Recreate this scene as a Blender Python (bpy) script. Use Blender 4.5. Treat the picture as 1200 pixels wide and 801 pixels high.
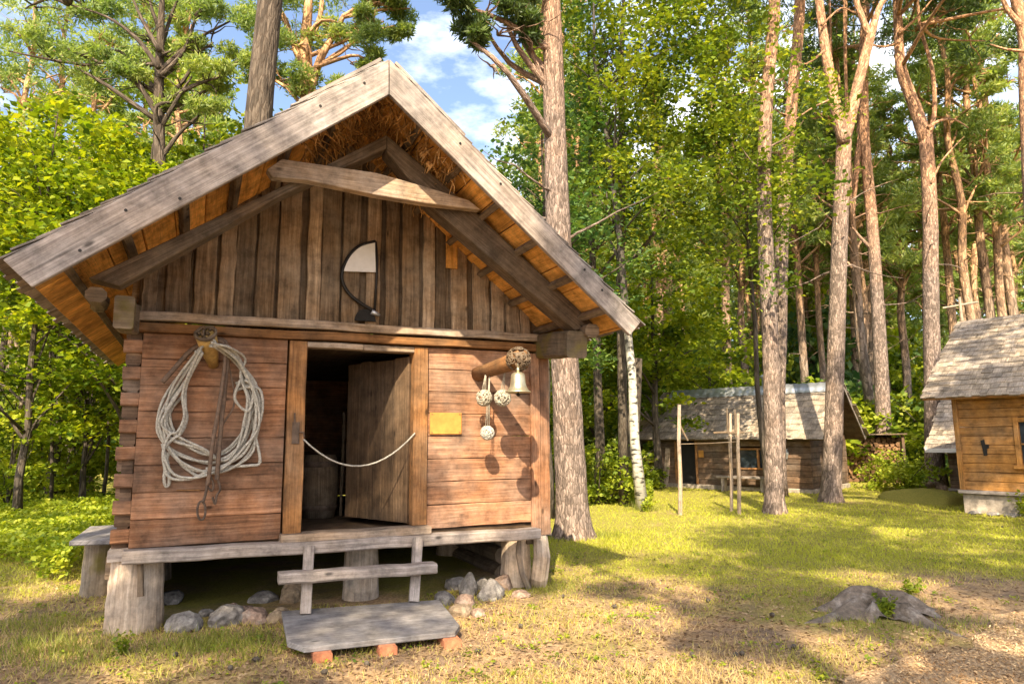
import bpy, math, random
import numpy as np
from mathutils import Vector, Matrix
R = math.radians
scene = bpy.context.scene
col = scene.collection
for o in list(bpy.data.objects): bpy.data.objects.remove(o)
random.seed(7)
rng = np.random.default_rng(7)

# ------------------------------------------------------------------ camera, sky, sun, exposure
PITCH, ROLL, YAW = 8.15, .42, 25.2
cam = bpy.data.cameras.new("camera"); cam.sensor_width = 36; cam.lens = 782/1200*36
cam.clip_start = .05; cam.clip_end = 2000
camo = bpy.data.objects.new("camera", cam); col.objects.link(camo)
camo.location = (0, 0, 1.6)
camo.rotation_euler = (Matrix.Rotation(R(90+PITCH), 3, 'X') @ Matrix.Rotation(R(-ROLL), 3, 'Z')).to_euler()
scene.camera = camo
SUN_EL = 42.0
_n = Vector((math.sin(R(YAW)), -math.cos(R(YAW)), 0)); _l = Vector((-math.cos(R(YAW)), -math.sin(R(YAW)), 0))
_h = (_n + _l*.6).normalized()                       # horizontal direction towards the sun
SUN = Vector((_h.x*math.cos(R(SUN_EL)), _h.y*math.cos(R(SUN_EL)), math.sin(R(SUN_EL))))
sl = bpy.data.lights.new("sun", 'SUN'); sl.energy = 5.0; sl.angle = R(.5); sl.color = (1, .83, .58)
so = bpy.data.objects.new("sun", sl); col.objects.link(so); so.rotation_euler = SUN.to_track_quat('Z', 'Y').to_euler()
w = bpy.data.worlds.new("World"); scene.world = w; w.use_nodes = True
nt = w.node_tree; N = nt.nodes; L = nt.links
bg = N['Background']; bg.inputs[1].default_value = .15
sky = N.new('ShaderNodeTexSky'); sky.sky_type = 'NISHITA'; sky.sun_disc = False
sky.sun_elevation = R(SUN_EL); sky.sun_rotation = math.atan2(SUN.x, SUN.y); sky.dust_density = 3.5; sky.air_density = .9; sky.ozone_density = .6
tc = N.new('ShaderNodeTexCoord'); mp = N.new('ShaderNodeMapping'); mp.inputs['Scale'].default_value = (1.2, 1.2, 3)
mp.inputs['Location'].default_value = (.35, .1, .2)
ns = N.new('ShaderNodeTexNoise'); ns.inputs['Scale'].default_value = 2.2; ns.inputs['Detail'].default_value = 8; ns.inputs['Roughness'].default_value = .6
cr = N.new('ShaderNodeValToRGB'); cr.color_ramp.elements[0].position = .47; cr.color_ramp.elements[1].position = .66
mx = N.new('ShaderNodeMixRGB'); mx.inputs[2].default_value = (6.4, 6.5, 6.8, 1)
L.new(tc.outputs['Generated'], mp.inputs[0]); L.new(mp.outputs[0], ns.inputs['Vector']); L.new(ns.outputs[0], cr.inputs[0])
L.new(cr.outputs[0], mx.inputs[0]); L.new(sky.outputs[0], mx.inputs[1]); L.new(mx.outputs[0], bg.inputs[0])
vs = scene.view_settings; vs.view_transform = 'Standard'; vs.look = 'None'; vs.gamma = 1; vs.exposure = 1.38
scene.render.engine = 'CYCLES'
scene.cycles.max_bounces = 7; scene.cycles.diffuse_bounces = 4; scene.cycles.transmission_bounces = 4; scene.cycles.glossy_bounces = 2

# ------------------------------------------------------------------ measuring helpers
cP, sP, cR, sR = math.cos(R(PITCH)), math.sin(R(PITCH)), math.cos(R(ROLL)), math.sin(R(ROLL))
def ray(px, py):
    a_, b_ = px-600, py-400.5
    a = a_*cR - b_*sR; b = a_*sR + b_*cR
    x = a/782; y = -b/782
    return Vector((x, cP-y*sP, sP+y*cP))
EYE = Vector((0, 0, 1.6))
def G(px, py, z=.1):                                  # point of the ground seen there
    r = ray(px, py); return EYE + r*((z-1.6)/r.z)
def AT(px, py, Y):                                    # point at distance Y seen there
    r = ray(px, py); return EYE + r*(Y/r.y)
HUT = Vector((-3.08, 5.44, 0))
HU = Vector((math.cos(R(YAW)), math.sin(R(YAW)), 0)); HV = Vector((-math.sin(R(YAW)), math.cos(R(YAW)), 0))
def F(px, py, d=0.):                                  # hut-local point on the plane parallel to its front wall
    r = ray(px, py); t = (HUT + HV*d - EYE).dot(HV)/r.dot(HV); p = EYE + r*t - HUT
    return Vector((p.dot(HU), d, p.z))
def W(x, y, z=0): return HUT + HU*x + HV*y + Vector((0, 0, z))
def gz(x, y):
    d = math.hypot(x, y)
    z = .1 + .025*math.sin(.9*x+1)*math.sin(.8*y+.5)*min(1, max(0, (d-5)/6))
    if y > 24: z += (y-24)*(.10 if x > 0 else .03)*min(1, (y-24)/12)*(1 if y < 70 else 70/y)
    return z

# ------------------------------------------------------------------ mesh builder
class MB:
    def __init__(s): s.v = []; s.f = []; s.uv = []; s.m = []
    def face(s, idx, uvs, m=0): s.f.append(tuple(idx)); s.uv.extend(uvs); s.m.append(m)
    def plank(s, a, b, w, h, side=(0, 1, 0), jit=.003, seg=None, ch=.006, taper=1., m=0):
        a = Vector(a); b = Vector(b); d = b-a; ln = d.length; t = d/ln
        sd = Vector(side); sd = (sd - t*sd.dot(t)).normalized(); up = t.cross(sd)
        if seg is None: seg = max(1, min(14, int(ln/.22)))
        ch = min(ch, w*.3, h*.3); hw, hh = w/2, h/2
        prof = [(-hw+ch, -hh), (hw-ch, -hh), (hw, -hh+ch), (hw, hh-ch), (hw-ch, hh), (-hw+ch, hh), (-hw, hh-ch), (-hw, -hh+ch)]
        per = [0]
        for i in range(8): p, q = prof[i], prof[(i+1) % 8]; per.append(per[-1]+math.hypot(q[0]-p[0], q[1]-p[1]))
        u0, v0 = random.uniform(0, 40), random.uniform(0, 40); base = len(s.v)
        for i in range(seg+1):
            k = i/seg; c = a + d*k + sd*random.uniform(-jit, jit) + up*random.uniform(-jit, jit)
            sc = 1+(taper-1)*k; jw = 1+random.uniform(-jit, jit)/max(w, .02)
            for (p, q) in prof: s.v.append(c + sd*(p*sc*jw) + up*(q*sc))
        for i in range(seg):
            for j in range(8):
                j2 = (j+1) % 8
                s.face((base+i*8+j, base+i*8+j2, base+(i+1)*8+j2, base+(i+1)*8+j),
                       [(u0+ln*i/seg, v0+per[j]), (u0+ln*i/seg, v0+per[j+1]), (u0+ln*(i+1)/seg, v0+per[j+1]), (u0+ln*(i+1)/seg, v0+per[j])], m)
        e = [(u0+p*.3, v0+q) for p, q in prof]
        s.face([base+j for j in range(7, -1, -1)], e[::-1], m); s.face([base+seg*8+j for j in range(8)], e, m)
    def box(s, x0, x1, y0, y1, z0, z1, **k):
        dx, dy, dz = x1-x0, y1-y0, z1-z0; cx, cy, cz = (x0+x1)/2, (y0+y1)/2, (z0+z1)/2
        if dx >= dy and dx >= dz: s.plank((x0, cy, cz), (x1, cy, cz), dy, dz, (0, 1, 0), **k)
        elif dz >= dy: s.plank((cx, cy, z0), (cx, cy, z1), dx, dy, (1, 0, 0), **k)
        else: s.plank((cx, y0, cz), (cx, y1, cz), dx, dz, (1, 0, 0), **k)
    def tube(s, pts, rad, n=10, jit=0., cap=True, m=0, flat=1.):
        pts = [Vector(p) for p in pts]
        if not hasattr(rad, '__len__'): rad = [rad]*len(pts)
        u0, v0 = random.uniform(0, 40), random.uniform(0, 40); base = len(s.v); u = u0; ref = None
        for i, p in enumerate(pts):
            t = (pts[min(i+1, len(pts)-1)]-pts[max(i-1, 0)]).normalized()
            if ref is None: ref = Vector((0, 0, 1)) if abs(t.z) < .8 else Vector((1, 0, 0))
            a = (ref - t*ref.dot(t)).normalized(); b = t.cross(a); ref = a
            if i: u += (p-pts[i-1]).length
            for j in range(n):
                an = 2*math.pi*j/n; r = rad[i]*(1+random.uniform(-jit, jit))
                s.v.append(p + a*(math.cos(an)*r) + b*(math.sin(an)*r*flat))
            if i:
                rr = max(rad[0], .01)*2*math.pi/n; up = u-(p-pts[i-1]).length
                for j in range(n):
                    j2 = (j+1) % n
                    s.face((base+(i-1)*n+j, base+(i-1)*n+j2, base+i*n+j2, base+i*n+j),
                           [(up, v0+j*rr), (up, v0+(j+1)*rr), (u, v0+(j+1)*rr), (u, v0+j*rr)], m)
        if cap:
            e = [(u0+math.cos(2*math.pi*j/n)*rad[0]*.3, v0+math.sin(2*math.pi*j/n)*rad[0]) for j in range(n)]
            s.face([base+j for j in range(n-1, -1, -1)], e[::-1], m)
            s.face([base+(len(pts)-1)*n+j for j in range(n)], e, m)
    def prism(s, pts, d0, d1, ax='y', udir=(1, 0), m=0):      # polygon in xz (or xy) thickened along y (or z)
        n = len(pts); base = len(s.v); u0, v0 = random.uniform(0, 40), random.uniform(0, 40)
        for d in (d0, d1):
            for (p, q) in pts: s.v.append(Vector((p, d, q)) if ax == 'y' else Vector((p, q, d)))
        l = math.hypot(*udir); ux, uz = udir[0]/l, udir[1]/l
        uv = [(u0+p*ux+q*uz, v0-p*uz+q*ux) for p, q in pts]
        s.face([base+i for i in range(n)], uv, m); s.face([base+n+i for i in range(n-1, -1, -1)], uv[::-1], m)
        for i in range(n):
            j = (i+1) % n; t = abs(d1-d0)
            s.face((base+j, base+i, base+n+i, base+n+j), [uv[j], uv[i], (uv[i][0], uv[i][1]+t), (uv[j][0], uv[j][1]+t)], m)
    def blob(s, c, r, seed=0, amp=.18, sub=2, m=0, cut=None):  # rough stone
        import bmesh
        bm = bmesh.new(); bmesh.ops.create_icosphere(bm, subdivisions=sub, radius=1)
        rr = random.Random(seed); ds = [Vector((rr.gauss(0, 1), rr.gauss(0, 1), rr.gauss(0, 1))).normalized() for _ in range(9)]
        hs = [rr.uniform(.62, .95) for _ in ds]
        base = len(s.v)
        for v in bm.verts:
            p = v.co.copy()
            for d, h in zip(ds, hs):
                k = p.dot(d)
                if k > h: p -= d*(k-h)*.85
            p *= 1+rr.uniform(-amp, amp)*.25
            s.v.append(Vector((c[0]+p.x*r[0], c[1]+p.y*r[1], c[2]+p.z*r[2])))
        for f in bm.faces: s.face([base+v.index for v in f.verts], [(v.co.x, v.co.y+v.co.z) for v in f.verts], m)
        bm.free()
    def lathe(s, prof, n=20, o=(0, 0, 0), m=0):
        base = len(s.v); k = len(prof)
        for r, z in prof:
            for j in range(n): an = 2*math.pi*j/n; s.v.append(Vector((o[0]+r*math.cos(an), o[1]+r*math.sin(an), o[2]+z)))
        for i in range(k-1):
            for j in range(n):
                j2 = (j+1) % n; s.face((base+i*n+j, base+i*n+j2, base+(i+1)*n+j2, base+(i+1)*n+j), [(i*.1, j*.1), (i*.1, j*.1+.1), (i*.1+.1, j*.1+.1), (i*.1+.1, j*.1)], m)
    def build(s, name, mat, parent=None, smooth=False):
        me = bpy.data.meshes.new(name); me.from_pydata([tuple(v) for v in s.v], [], s.f)
        uvl = me.uv_layers.new(name='UVMap'); uvl.data.foreach_set('uv', np.array(s.uv, dtype=np.float32).ravel())
        for mt in (mat if isinstance(mat, (list, tuple)) else [mat]): me.materials.append(mt)
        if any(s.m): me.polygons.foreach_set('material_index', s.m)
        if smooth: me.polygons.foreach_set('use_smooth', [True]*len(me.polygons))
        me.update(); o = bpy.data.objects.new(name, me); col.objects.link(o)
        if parent: o.parent = parent
        return o
def quadmesh(name, V, mats, idx=None, tri=False):             # V: (n,4,3) or (n,3,3) array of faces
    n, k = V.shape[:2]; me = bpy.data.meshes.new(name)
    me.vertices.add(n*k); me.vertices.foreach_set('co', V.reshape(-1).astype(np.float32))
    me.loops.add(n*k); me.loops.foreach_set('vertex_index', np.arange(n*k, dtype=np.int32))
    me.polygons.add(n); me.polygons.foreach_set('loop_start', np.arange(0, n*k, k, dtype=np.int32))
    for m in mats: me.materials.append(m)
    if idx is not None: me.polygons.foreach_set('material_index', idx.astype(np.int32))
    me.update(calc_edges=True); return me
def link(name, me, parent=None, loc=(0, 0, 0)):
    o = bpy.data.objects.new(name, me); col.objects.link(o); o.location = loc
    if parent: o.parent = parent
    return o
def thing(name, label, cat, loc=(0, 0, 0), rz=0, group=None):
    o = bpy.data.objects.new(name, None); col.objects.link(o); o.empty_display_size = .2
    o.location = loc; o.rotation_euler = (0, 0, rz); o['label'] = label; o['category'] = cat
    if group: o['group'] = group
    return o
def tag(o, label, cat, group=None, kind=None):
    if label: o['label'] = label
    if cat: o['category'] = cat
    if group: o['group'] = group
    if kind: o['kind'] = kind
    return o
def struct(o): o['kind'] = 'structure'; return o
def spline(pts, n=6):
    pts = [Vector(p) for p in pts]; out = []
    for i in range(len(pts)-1):
        p0, p1, p2, p3 = pts[max(i-1, 0)], pts[i], pts[i+1], pts[min(i+2, len(pts)-1)]
        for k in range(n):
            t = k/n; out.append(.5*((2*p1)+(p2-p0)*t+(2*p0-5*p1+4*p2-p3)*t*t+(3*p1-p0-3*p2+p3)*t**3))
    out.append(pts[-1]); return out

# ------------------------------------------------------------------ materials
def newmat(name):
    m = bpy.data.materials.new(name); m.use_nodes = True; nt = m.node_tree
    return m, nt.nodes, nt.links, nt.nodes['Principled BSDF']
def nd(N, t, **k):
    n = N.new(t)
    for a, b in k.items():
        if a in n.inputs: n.inputs[a].default_value = b
        else: setattr(n, a, b)
    return n
def ramp(N, stops):
    r = N.new('ShaderNodeValToRGB'); e = r.color_ramp.elements
    while len(e) < len(stops): e.new(.5)
    for i, (p, c) in enumerate(stops):
        e[i].position = p; e[i].color = (c[0], c[1], c[2], 1) if hasattr(c, '__len__') else (c, c, c, 1)
    return r
def mixc(N, L, fac, a, b, mode='MIX'):
    m = N.new('ShaderNodeMixRGB'); m.blend_type = mode
    for i, x in ((0, fac), (1, a), (2, b)):
        if hasattr(x, 'links') or hasattr(x, 'is_linked'): L.new(x, m.inputs[i])
        elif i == 0: m.inputs[0].default_value = x
        else: m.inputs[i].default_value = (*x, 1)
    return m.outputs[0]
def wood(name, dark, mid, light, grey=None, gk=.5, sc=(1.3, 26), bump=.5, rough=.85, var=.35, knots=True, nails=False, moss=None):
    m, N, L, B = newmat(name)
    t = nd(N, 'ShaderNodeTexCoord'); mp = nd(N, 'ShaderNodeMapping'); mp.inputs['Scale'].default_value = (sc[0]*1.3, sc[1]*1.9, 1)
    L.new(t.outputs['UV'], mp.inputs[0])
    g = nd(N, 'ShaderNodeTexNoise', Scale=1., Detail=9., Roughness=.65, Distortion=.35); L.new(mp.outputs[0], g.inputs['Vector'])
    r = ramp(N, [(.22, dark), (.5, mid), (.78, light)]); L.new(g.outputs[0], r.inputs[0]); c = r.outputs[0]
    s = nd(N, 'ShaderNodeTexNoise', Scale=1.7, Detail=5., Roughness=.6); L.new(t.outputs['Object'], s.inputs['Vector'])
    if grey:
        rg = ramp(N, [(.5-.28*gk, 0), (.5+.28*(1-gk)+.04, 1)]); L.new(s.outputs[0], rg.inputs[0])
        gr = ramp(N, [(.3, tuple(x*.55 for x in grey)), (.7, grey)]); L.new(g.outputs[0], gr.inputs[0])
        c = mixc(N, L, rg.outputs[0], c, gr.outputs[0])
    geo = nd(N, 'ShaderNodeNewGeometry'); rr = ramp(N, [(0, 1-var), (1, 1+var)]); oi = nd(N, 'ShaderNodeObjectInfo')
    ra = nd(N, 'ShaderNodeMath', operation='ADD'); L.new(geo.outputs['Random Per Island'], ra.inputs[0]); L.new(oi.outputs['Random'], ra.inputs[1])
    rf = nd(N, 'ShaderNodeMath', operation='FRACT'); L.new(ra.outputs[0], rf.inputs[0]); L.new(rf.outputs[0], rr.inputs[0])
    c = mixc(N, L, 1., c, rr.outputs[0], 'MULTIPLY')
    bl = nd(N, 'ShaderNodeTexNoise', Scale=5.5, Detail=8., Roughness=.72); L.new(t.outputs['Object'], bl.inputs['Vector'])
    br = ramp(N, [(.34, .48), (.48, .92), (.64, 1.35)]); L.new(bl.outputs[0], br.inputs[0]); c = mixc(N, L, .9, c, br.outputs[0], 'MULTIPLY')
    mpf = nd(N, 'ShaderNodeMapping'); mpf.inputs['Scale'].default_value = (5, 150, 1); L.new(t.outputs['UV'], mpf.inputs[0])
    ff = nd(N, 'ShaderNodeTexNoise', Scale=1., Detail=5., Roughness=.7); L.new(mpf.outputs[0], ff.inputs['Vector'])
    fr = ramp(N, [(.34, .62), (.5, 1.), (.66, 1.25)]); L.new(ff.outputs[0], fr.inputs[0]); c = mixc(N, L, .75, c, fr.outputs[0], 'MULTIPLY')
    # long dark streaks and cracks along the grain
    mp2 = nd(N, 'ShaderNodeMapping'); mp2.inputs['Scale'].default_value = (.5, 14, 1); L.new(t.outputs['UV'], mp2.inputs[0])
    k = nd(N, 'ShaderNodeTexNoise', Scale=1.6, Detail=4., Roughness=.5, Distortion=.6); L.new(mp2.outputs[0], k.inputs['Vector'])
    kr = ramp(N, [(.30, .45), (.38, 1)]); L.new(k.outputs[0], kr.inputs[0]); c = mixc(N, L, .7, c, kr.outputs[0], 'MULTIPLY')
    if knots:
        mp3 = nd(N, 'ShaderNodeMapping'); mp3.inputs['Scale'].default_value = (2.2, 5, 1); L.new(t.outputs['UV'], mp3.inputs[0])
        v = nd(N, 'ShaderNodeTexVoronoi', Scale=1.); L.new(mp3.outputs[0], v.inputs['Vector'])
        vr = ramp(N, [(.04, .22), (.1, 1)]); L.new(v.outputs['Distance'], vr.inputs[0]); c = mixc(N, L, .9, c, vr.outputs[0], 'MULTIPLY')
    if moss:
        s2 = nd(N, 'ShaderNodeTexNoise', Scale=3., Detail=5.); L.new(t.outputs['Object'], s2.inputs['Vector'])
        mr = ramp(N, [(.5, 0), (.62, 1)]); L.new(s2.outputs[0], mr.inputs[0]); c = mixc(N, L, mr.outputs[0], c, moss)
    L.new(c, B.inputs['Base Color']); B.inputs['Roughness'].default_value = rough; B.inputs['Specular IOR Level'].default_value = .25
    b = nd(N, 'ShaderNodeBump', Strength=bump, Distance=.008); add = nd(N, 'ShaderNodeMath', operation='MULTIPLY'); L.new(g.outputs[0], add.inputs[0]); L.new(kr.outputs[0], add.inputs[1])
    L.new(add.outputs[0], b.inputs['Height']); L.new(b.outputs[0], B.inputs['Normal'])
    return m
def bark(name, low, high, z0, z1, crack=(.05, .035, .025), sc=(7, 20), white=False, bump=1.):
    m, N, L, B = newmat(name)
    t = nd(N, 'ShaderNodeTexCoord'); mp = nd(N, 'ShaderNodeMapping'); mp.inputs['Scale'].default_value = (sc[0], sc[1], 1); L.new(t.outputs['UV'], mp.inputs[0])
    nz = nd(N, 'ShaderNodeTexNoise', Scale=1.2, Detail=6.); L.new(mp.outputs[0], nz.inputs['Vector'])
    wv = mixc(N, L, .8, mp.outputs[0], nz.outputs['Color'], 'ADD')
    v = nd(N, 'ShaderNodeTexVoronoi', Scale=1., feature='DISTANCE_TO_EDGE'); L.new(wv, v.inputs['Vector'])
    v2 = nd(N, 'ShaderNodeTexVoronoi', Scale=1.); L.new(wv, v2.inputs['Vector'])
    sp = nd(N, 'ShaderNodeSeparateXYZ'); L.new(t.outputs['Object'], sp.inputs[0])
    mr = nd(N, 'ShaderNodeMapRange'); mr.inputs[1].default_value = z0; mr.inputs[2].default_value = z1; L.new(sp.outputs['Z'], mr.inputs[0])
    n2 = nd(N, 'ShaderNodeTexNoise', Scale=1.3, Detail=6., Roughness=.7); L.new(t.outputs['Object'], n2.inputs['Vector'])
    md = nd(N, 'ShaderNodeMath', operation='MULTIPLY_ADD'); md.inputs[1].default_value = 1.2; L.new(n2.outputs[0], md.inputs[0]); md.inputs[2].default_value = -.6
    ad = nd(N, 'ShaderNodeMath', operation='ADD', use_clamp=True); L.new(mr.outputs[0], ad.inputs[0]); L.new(md.outputs[0], ad.inputs[1])
    c = mixc(N, L, ad.outputs[0], low, high)
    hr = ramp(N, [(.3, .65), (.7, 1.35)]); L.new(v2.outputs['Color'], hr.inputs[0]); c = mixc(N, L, 1., c, hr.outputs[0], 'MULTIPLY')
    nr = ramp(N, [(.3, .6), (.7, 1.35)]); L.new(nz.outputs[0], nr.inputs[0]); c = mixc(N, L, 1., c, nr.outputs[0], 'MULTIPLY')
    er = ramp(N, [(.0, .75), (.10, 0)]); L.new(v.outputs['Distance'], er.inputs[0]); c = mixc(N, L, er.outputs[0], c, crack)
    L.new(c, B.inputs['Base Color']); B.inputs['Roughness'].default_value = .9; B.inputs['Specular IOR Level'].default_value = .2
    b = nd(N, 'ShaderNodeBump', Strength=bump, Distance=.03); L.new(v.outputs['Distance'], b.inputs['Height']); L.new(b.outputs[0], B.inputs['Normal'])
    return m
def leaf(name, cols, trans=.45, tint=(1.2, 1.25, .5), rough=.5):
    m, N, L, B = newmat(name)
    geo = nd(N, 'ShaderNodeNewGeometry'); t = nd(N, 'ShaderNodeTexCoord')
    n2 = nd(N, 'ShaderNodeTexNoise', Scale=.9, Detail=2.); L.new(geo.outputs['Position'], n2.inputs['Vector'])
    a = nd(N, 'ShaderNodeMath', operation='MULTIPLY_ADD'); L.new(n2.outputs[0], a.inputs[0]); a.inputs[1].default_value = 1.3
    b = nd(N, 'ShaderNodeMath', operation='MULTIPLY_ADD'); L.new(geo.outputs['Random Per Island'], b.inputs[0]); b.inputs[1].default_value = .6; b.inputs[2].default_value = -.50
    L.new(b.outputs[0], a.inputs[2])
    k = len(cols); r = ramp(N, [(.05+.9*i/(k-1), c) for i, c in enumerate(cols)]); L.new(a.outputs[0], r.inputs[0])
    L.new(r.outputs[0], B.inputs['Base Color']); B.inputs['Roughness'].default_value = rough; B.inputs['Specular IOR Level'].default_value = .3
    tr = nd(N, 'ShaderNodeBsdfTranslucent'); c2 = mixc(N, L, 1., r.outputs[0], tint, 'MULTIPLY'); L.new(c2, tr.inputs[0])
    ms = nd(N, 'ShaderNodeMixShader'); ms.inputs[0].default_value = trans
    L.new(B.outputs[0], ms.inputs[1]); L.new(tr.outputs[0], ms.inputs[2]); L.new(ms.outputs[0], N['Material Output'].inputs[0])
    return m
def plain(name, c, rough=.6, metal=0., var=.15, scale=12., bump=.2):
    m, N, L, B = newmat(name); t = nd(N, 'ShaderNodeTexCoord'); n = nd(N, 'ShaderNodeTexNoise', Scale=scale, Detail=6., Roughness=.65); L.new(t.outputs['Object'], n.inputs['Vector'])
    r = ramp(N, [(.3, tuple(x*(1-var*1.6) for x in c)), (.7, tuple(x*(1+var) for x in c))]); L.new(n.outputs[0], r.inputs[0]); L.new(r.outputs[0], B.inputs['Base Color'])
    B.inputs['Roughness'].default_value = rough; B.inputs['Metallic'].default_value = metal
    b = nd(N, 'ShaderNodeBump', Strength=bump, Distance=.01); L.new(n.outputs[0], b.inputs['Height']); L.new(b.outputs[0], B.inputs['Normal']); return m
M = {}
M['log'] = wood('red_brown_log', (.08, .04, .022), (.26, .122, .06), (.44, .245, .14), grey=(.27, .19, .145), gk=.38, sc=(1.1, 20), var=.22)
M['logend'] = wood('log_end_grain', (.05, .028, .018), (.12, .07, .045), (.2, .12, .08), knots=False)
M['orange'] = wood('orange_board', (.38, .17, .04), (.66, .33, .08), (.78, .44, .14), sc=(1.5, 12), var=.22)  # orange wood, its colour raised to carry warm bounce light under the roof
M['jamb'] = wood('honey_jamb', (.10, .045, .016), (.30, .14, .05), (.43, .225, .09), grey=(.24, .16, .10), gk=.3)
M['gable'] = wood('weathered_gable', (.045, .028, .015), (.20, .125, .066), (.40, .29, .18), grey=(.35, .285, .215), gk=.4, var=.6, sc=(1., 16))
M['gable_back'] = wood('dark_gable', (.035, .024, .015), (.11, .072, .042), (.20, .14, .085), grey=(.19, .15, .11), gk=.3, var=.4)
M['grey'] = wood('silver_plank', (.14, .11, .09), (.30, .25, .215), (.43, .375, .33), grey=(.34, .31, .30), gk=.5, sc=(.9, 20), var=.12, bump=.4)
M['beam'] = wood('weathered_beam', (.13, .085, .05), (.33, .235, .155), (.48, .38, .29), grey=(.40, .35, .31), gk=.45, var=.2)
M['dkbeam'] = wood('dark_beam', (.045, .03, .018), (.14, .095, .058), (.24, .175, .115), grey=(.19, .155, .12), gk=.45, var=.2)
M['post'] = wood('pale_log', (.16, .11, .07), (.36, .27, .19), (.5, .4, .3), grey=(.35, .31, .275), gk=.5, sc=(1.0, 11), knots=False)
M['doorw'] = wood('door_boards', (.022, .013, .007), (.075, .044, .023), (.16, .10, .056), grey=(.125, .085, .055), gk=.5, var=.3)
M['deck'] = wood('deck_slab', (.12, .11, .10), (.22, .20, .185), (.31, .29, .27), grey=(.24, .235, .25), gk=.6, var=.1)
M['shingle'] = wood('grey_shingle', (.12, .1, .085), (.27, .225, .19), (.4, .35, .3), grey=(.33, .31, .3), gk=.45, sc=(2, 22), knots=False, var=.4)
M['shingle_warm'] = wood('tan_shingle', (.15, .115, .085), (.32, .26, .195), (.45, .375, .295), grey=(.35, .305, .27), gk=.4, sc=(2, 22), knots=False, var=.3)
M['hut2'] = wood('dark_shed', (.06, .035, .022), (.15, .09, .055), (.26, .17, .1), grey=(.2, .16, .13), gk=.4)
M['house'] = wood('golden_logs', (.20, .09, .025), (.36, .17, .045), (.47, .25, .08), grey=(.28, .18, .10), gk=.3, var=.2, sc=(1, 16))
M['mossbeam'] = wood('mossy_beam', (.06, .042, .025), (.18, .13, .08), (.29, .22, .14), grey=(.25, .215, .17), gk=.45, moss=(.15, .125, .035))
M['pine'] = bark('pine_bark', (.225, .175, .15), (.46, .26, .15), 6.5, 10.5)
M['pine_far'] = bark('far_pine_bark', (.20, .16, .13), (.43, .25, .13), 4, 11, sc=(3, 8))
M['dark_bark'] = bark('dark_bark', (.09, .075, .06), (.09, .07, .055), 3, 12, sc=(4, 16))
M['brick'] = plain('brick', (.42, .16, .08), .9, var=.25, scale=30)
M['rope'] = plain('rope', (.45, .43, .38), .9, var=.35, scale=60, bump=.6)
M['net'] = plain('twine', (.40, .37, .30), .95, var=.4, scale=60, bump=.6)
M['leather'] = plain('old_leather', (.13, .08, .05), .6, var=.35, scale=25)
M['iron'] = plain('black_iron', (.025, .022, .02), .5, .6)
M['rust'] = plain('rusty_iron', (.14, .10, .075), .7, .5, var=.4)
M['brass'] = plain('aged_brass', (.50, .46, .33), .38, .75, var=.12, scale=20, bump=.05)
M['plaque'] = plain('polished_brass', (.55, .26, .055), .45, .2, var=.22, scale=8, bump=.03)
M['white'] = plain('white_paint', (.72, .71, .70), .6, var=.06, scale=20, bump=.05)
M['chrome'] = plain('zinc_sheet', (.5, .53, .58), .38, .7, var=.15, scale=6)
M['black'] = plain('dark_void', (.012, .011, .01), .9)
M['pane'] = plain('window_glass', (.03, .04, .05), .08, 0, bump=0)
M['mortar'] = plain('rubble_stone', (.36, .31, .26), .95, var=.4, scale=7, bump=1.)
M['bone'] = plain('horn', (.46, .30, .10), .6, var=.3, scale=18)
M['straw'] = wood('bark_fibre', (.25, .12, .04), (.45, .25, .09), (.6, .4, .18), knots=False, var=.5)
def stone_mat(name, c, lich=(.45, .44, .42)):
    m, N, L, B = newmat(name); t = nd(N, 'ShaderNodeTexCoord'); n = nd(N, 'ShaderNodeTexNoise', Scale=9., Detail=9., Roughness=.7); L.new(t.outputs['Object'], n.inputs['Vector'])
    n1 = nd(N, 'ShaderNodeTexNoise', Scale=30., Detail=3., Roughness=.7); L.new(t.outputs['Object'], n1.inputs['Vector'])
    r = ramp(N, [(.3, tuple(x*.5 for x in c)), (.52, c), (.7, lich)]); L.new(n.outputs[0], r.inputs[0])
    r1 = ramp(N, [(.3, .6), (.7, 1.3)]); L.new(n1.outputs[0], r1.inputs[0]); cc = mixc(N, L, 1., r.outputs[0], r1.outputs[0], 'MULTIPLY')
    L.new(cc, B.inputs['Base Color']); B.inputs['Roughness'].default_value = .9
    b = nd(N, 'ShaderNodeBump', Strength=.8, Distance=.02); L.new(n.outputs[0], b.inputs['Height']); L.new(b.outputs[0], B.inputs['Normal']); return m
M['stone'] = stone_mat('grey_granite', (.19, .175, .165), (.36, .34, .31)); M['stone2'] = stone_mat('pink_granite', (.27, .185, .14), (.38, .32, .27)); M['stone3'] = stone_mat('tan_granite', (.29, .215, .14), (.4, .33, .24))
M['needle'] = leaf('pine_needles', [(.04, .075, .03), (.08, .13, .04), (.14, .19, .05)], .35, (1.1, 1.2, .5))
M['needle_far'] = leaf('far_needles', [(.13, .20, .07), (.26, .33, .09), (.42, .44, .10)], .48, (1.1, 1.2, .5))  # paler than the near needles: haze and glow of the wood put into the colour
M['maple'] = leaf('maple_leaves', [(.05, .10, .010), (.15, .225, .015), (.31, .37, .025), (.47, .47, .035)], .5, (1.2, 1.15, .3))
M['birchl'] = leaf('birch_leaves', [(.06, .12, .022), (.19, .26, .03), (.40, .42, .045)], .45, (1.2, 1.15, .35))
M['darkl'] = leaf('blue_green_leaves', [(.045, .11, .045), (.11, .19, .055), (.24, .31, .06)], .4, (1.1, 1.2, .5))
M['bushl'] = leaf('bush_leaves', [(.08, .14, .018), (.24, .31, .028), (.46, .48, .04)], .48, (1.2, 1.15, .3))
M['limel'] = leaf('lime_leaves', [(.12, .20, .02), (.32, .40, .03), (.5, .52, .06)], .5, (1.15, 1.1, .35))
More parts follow.
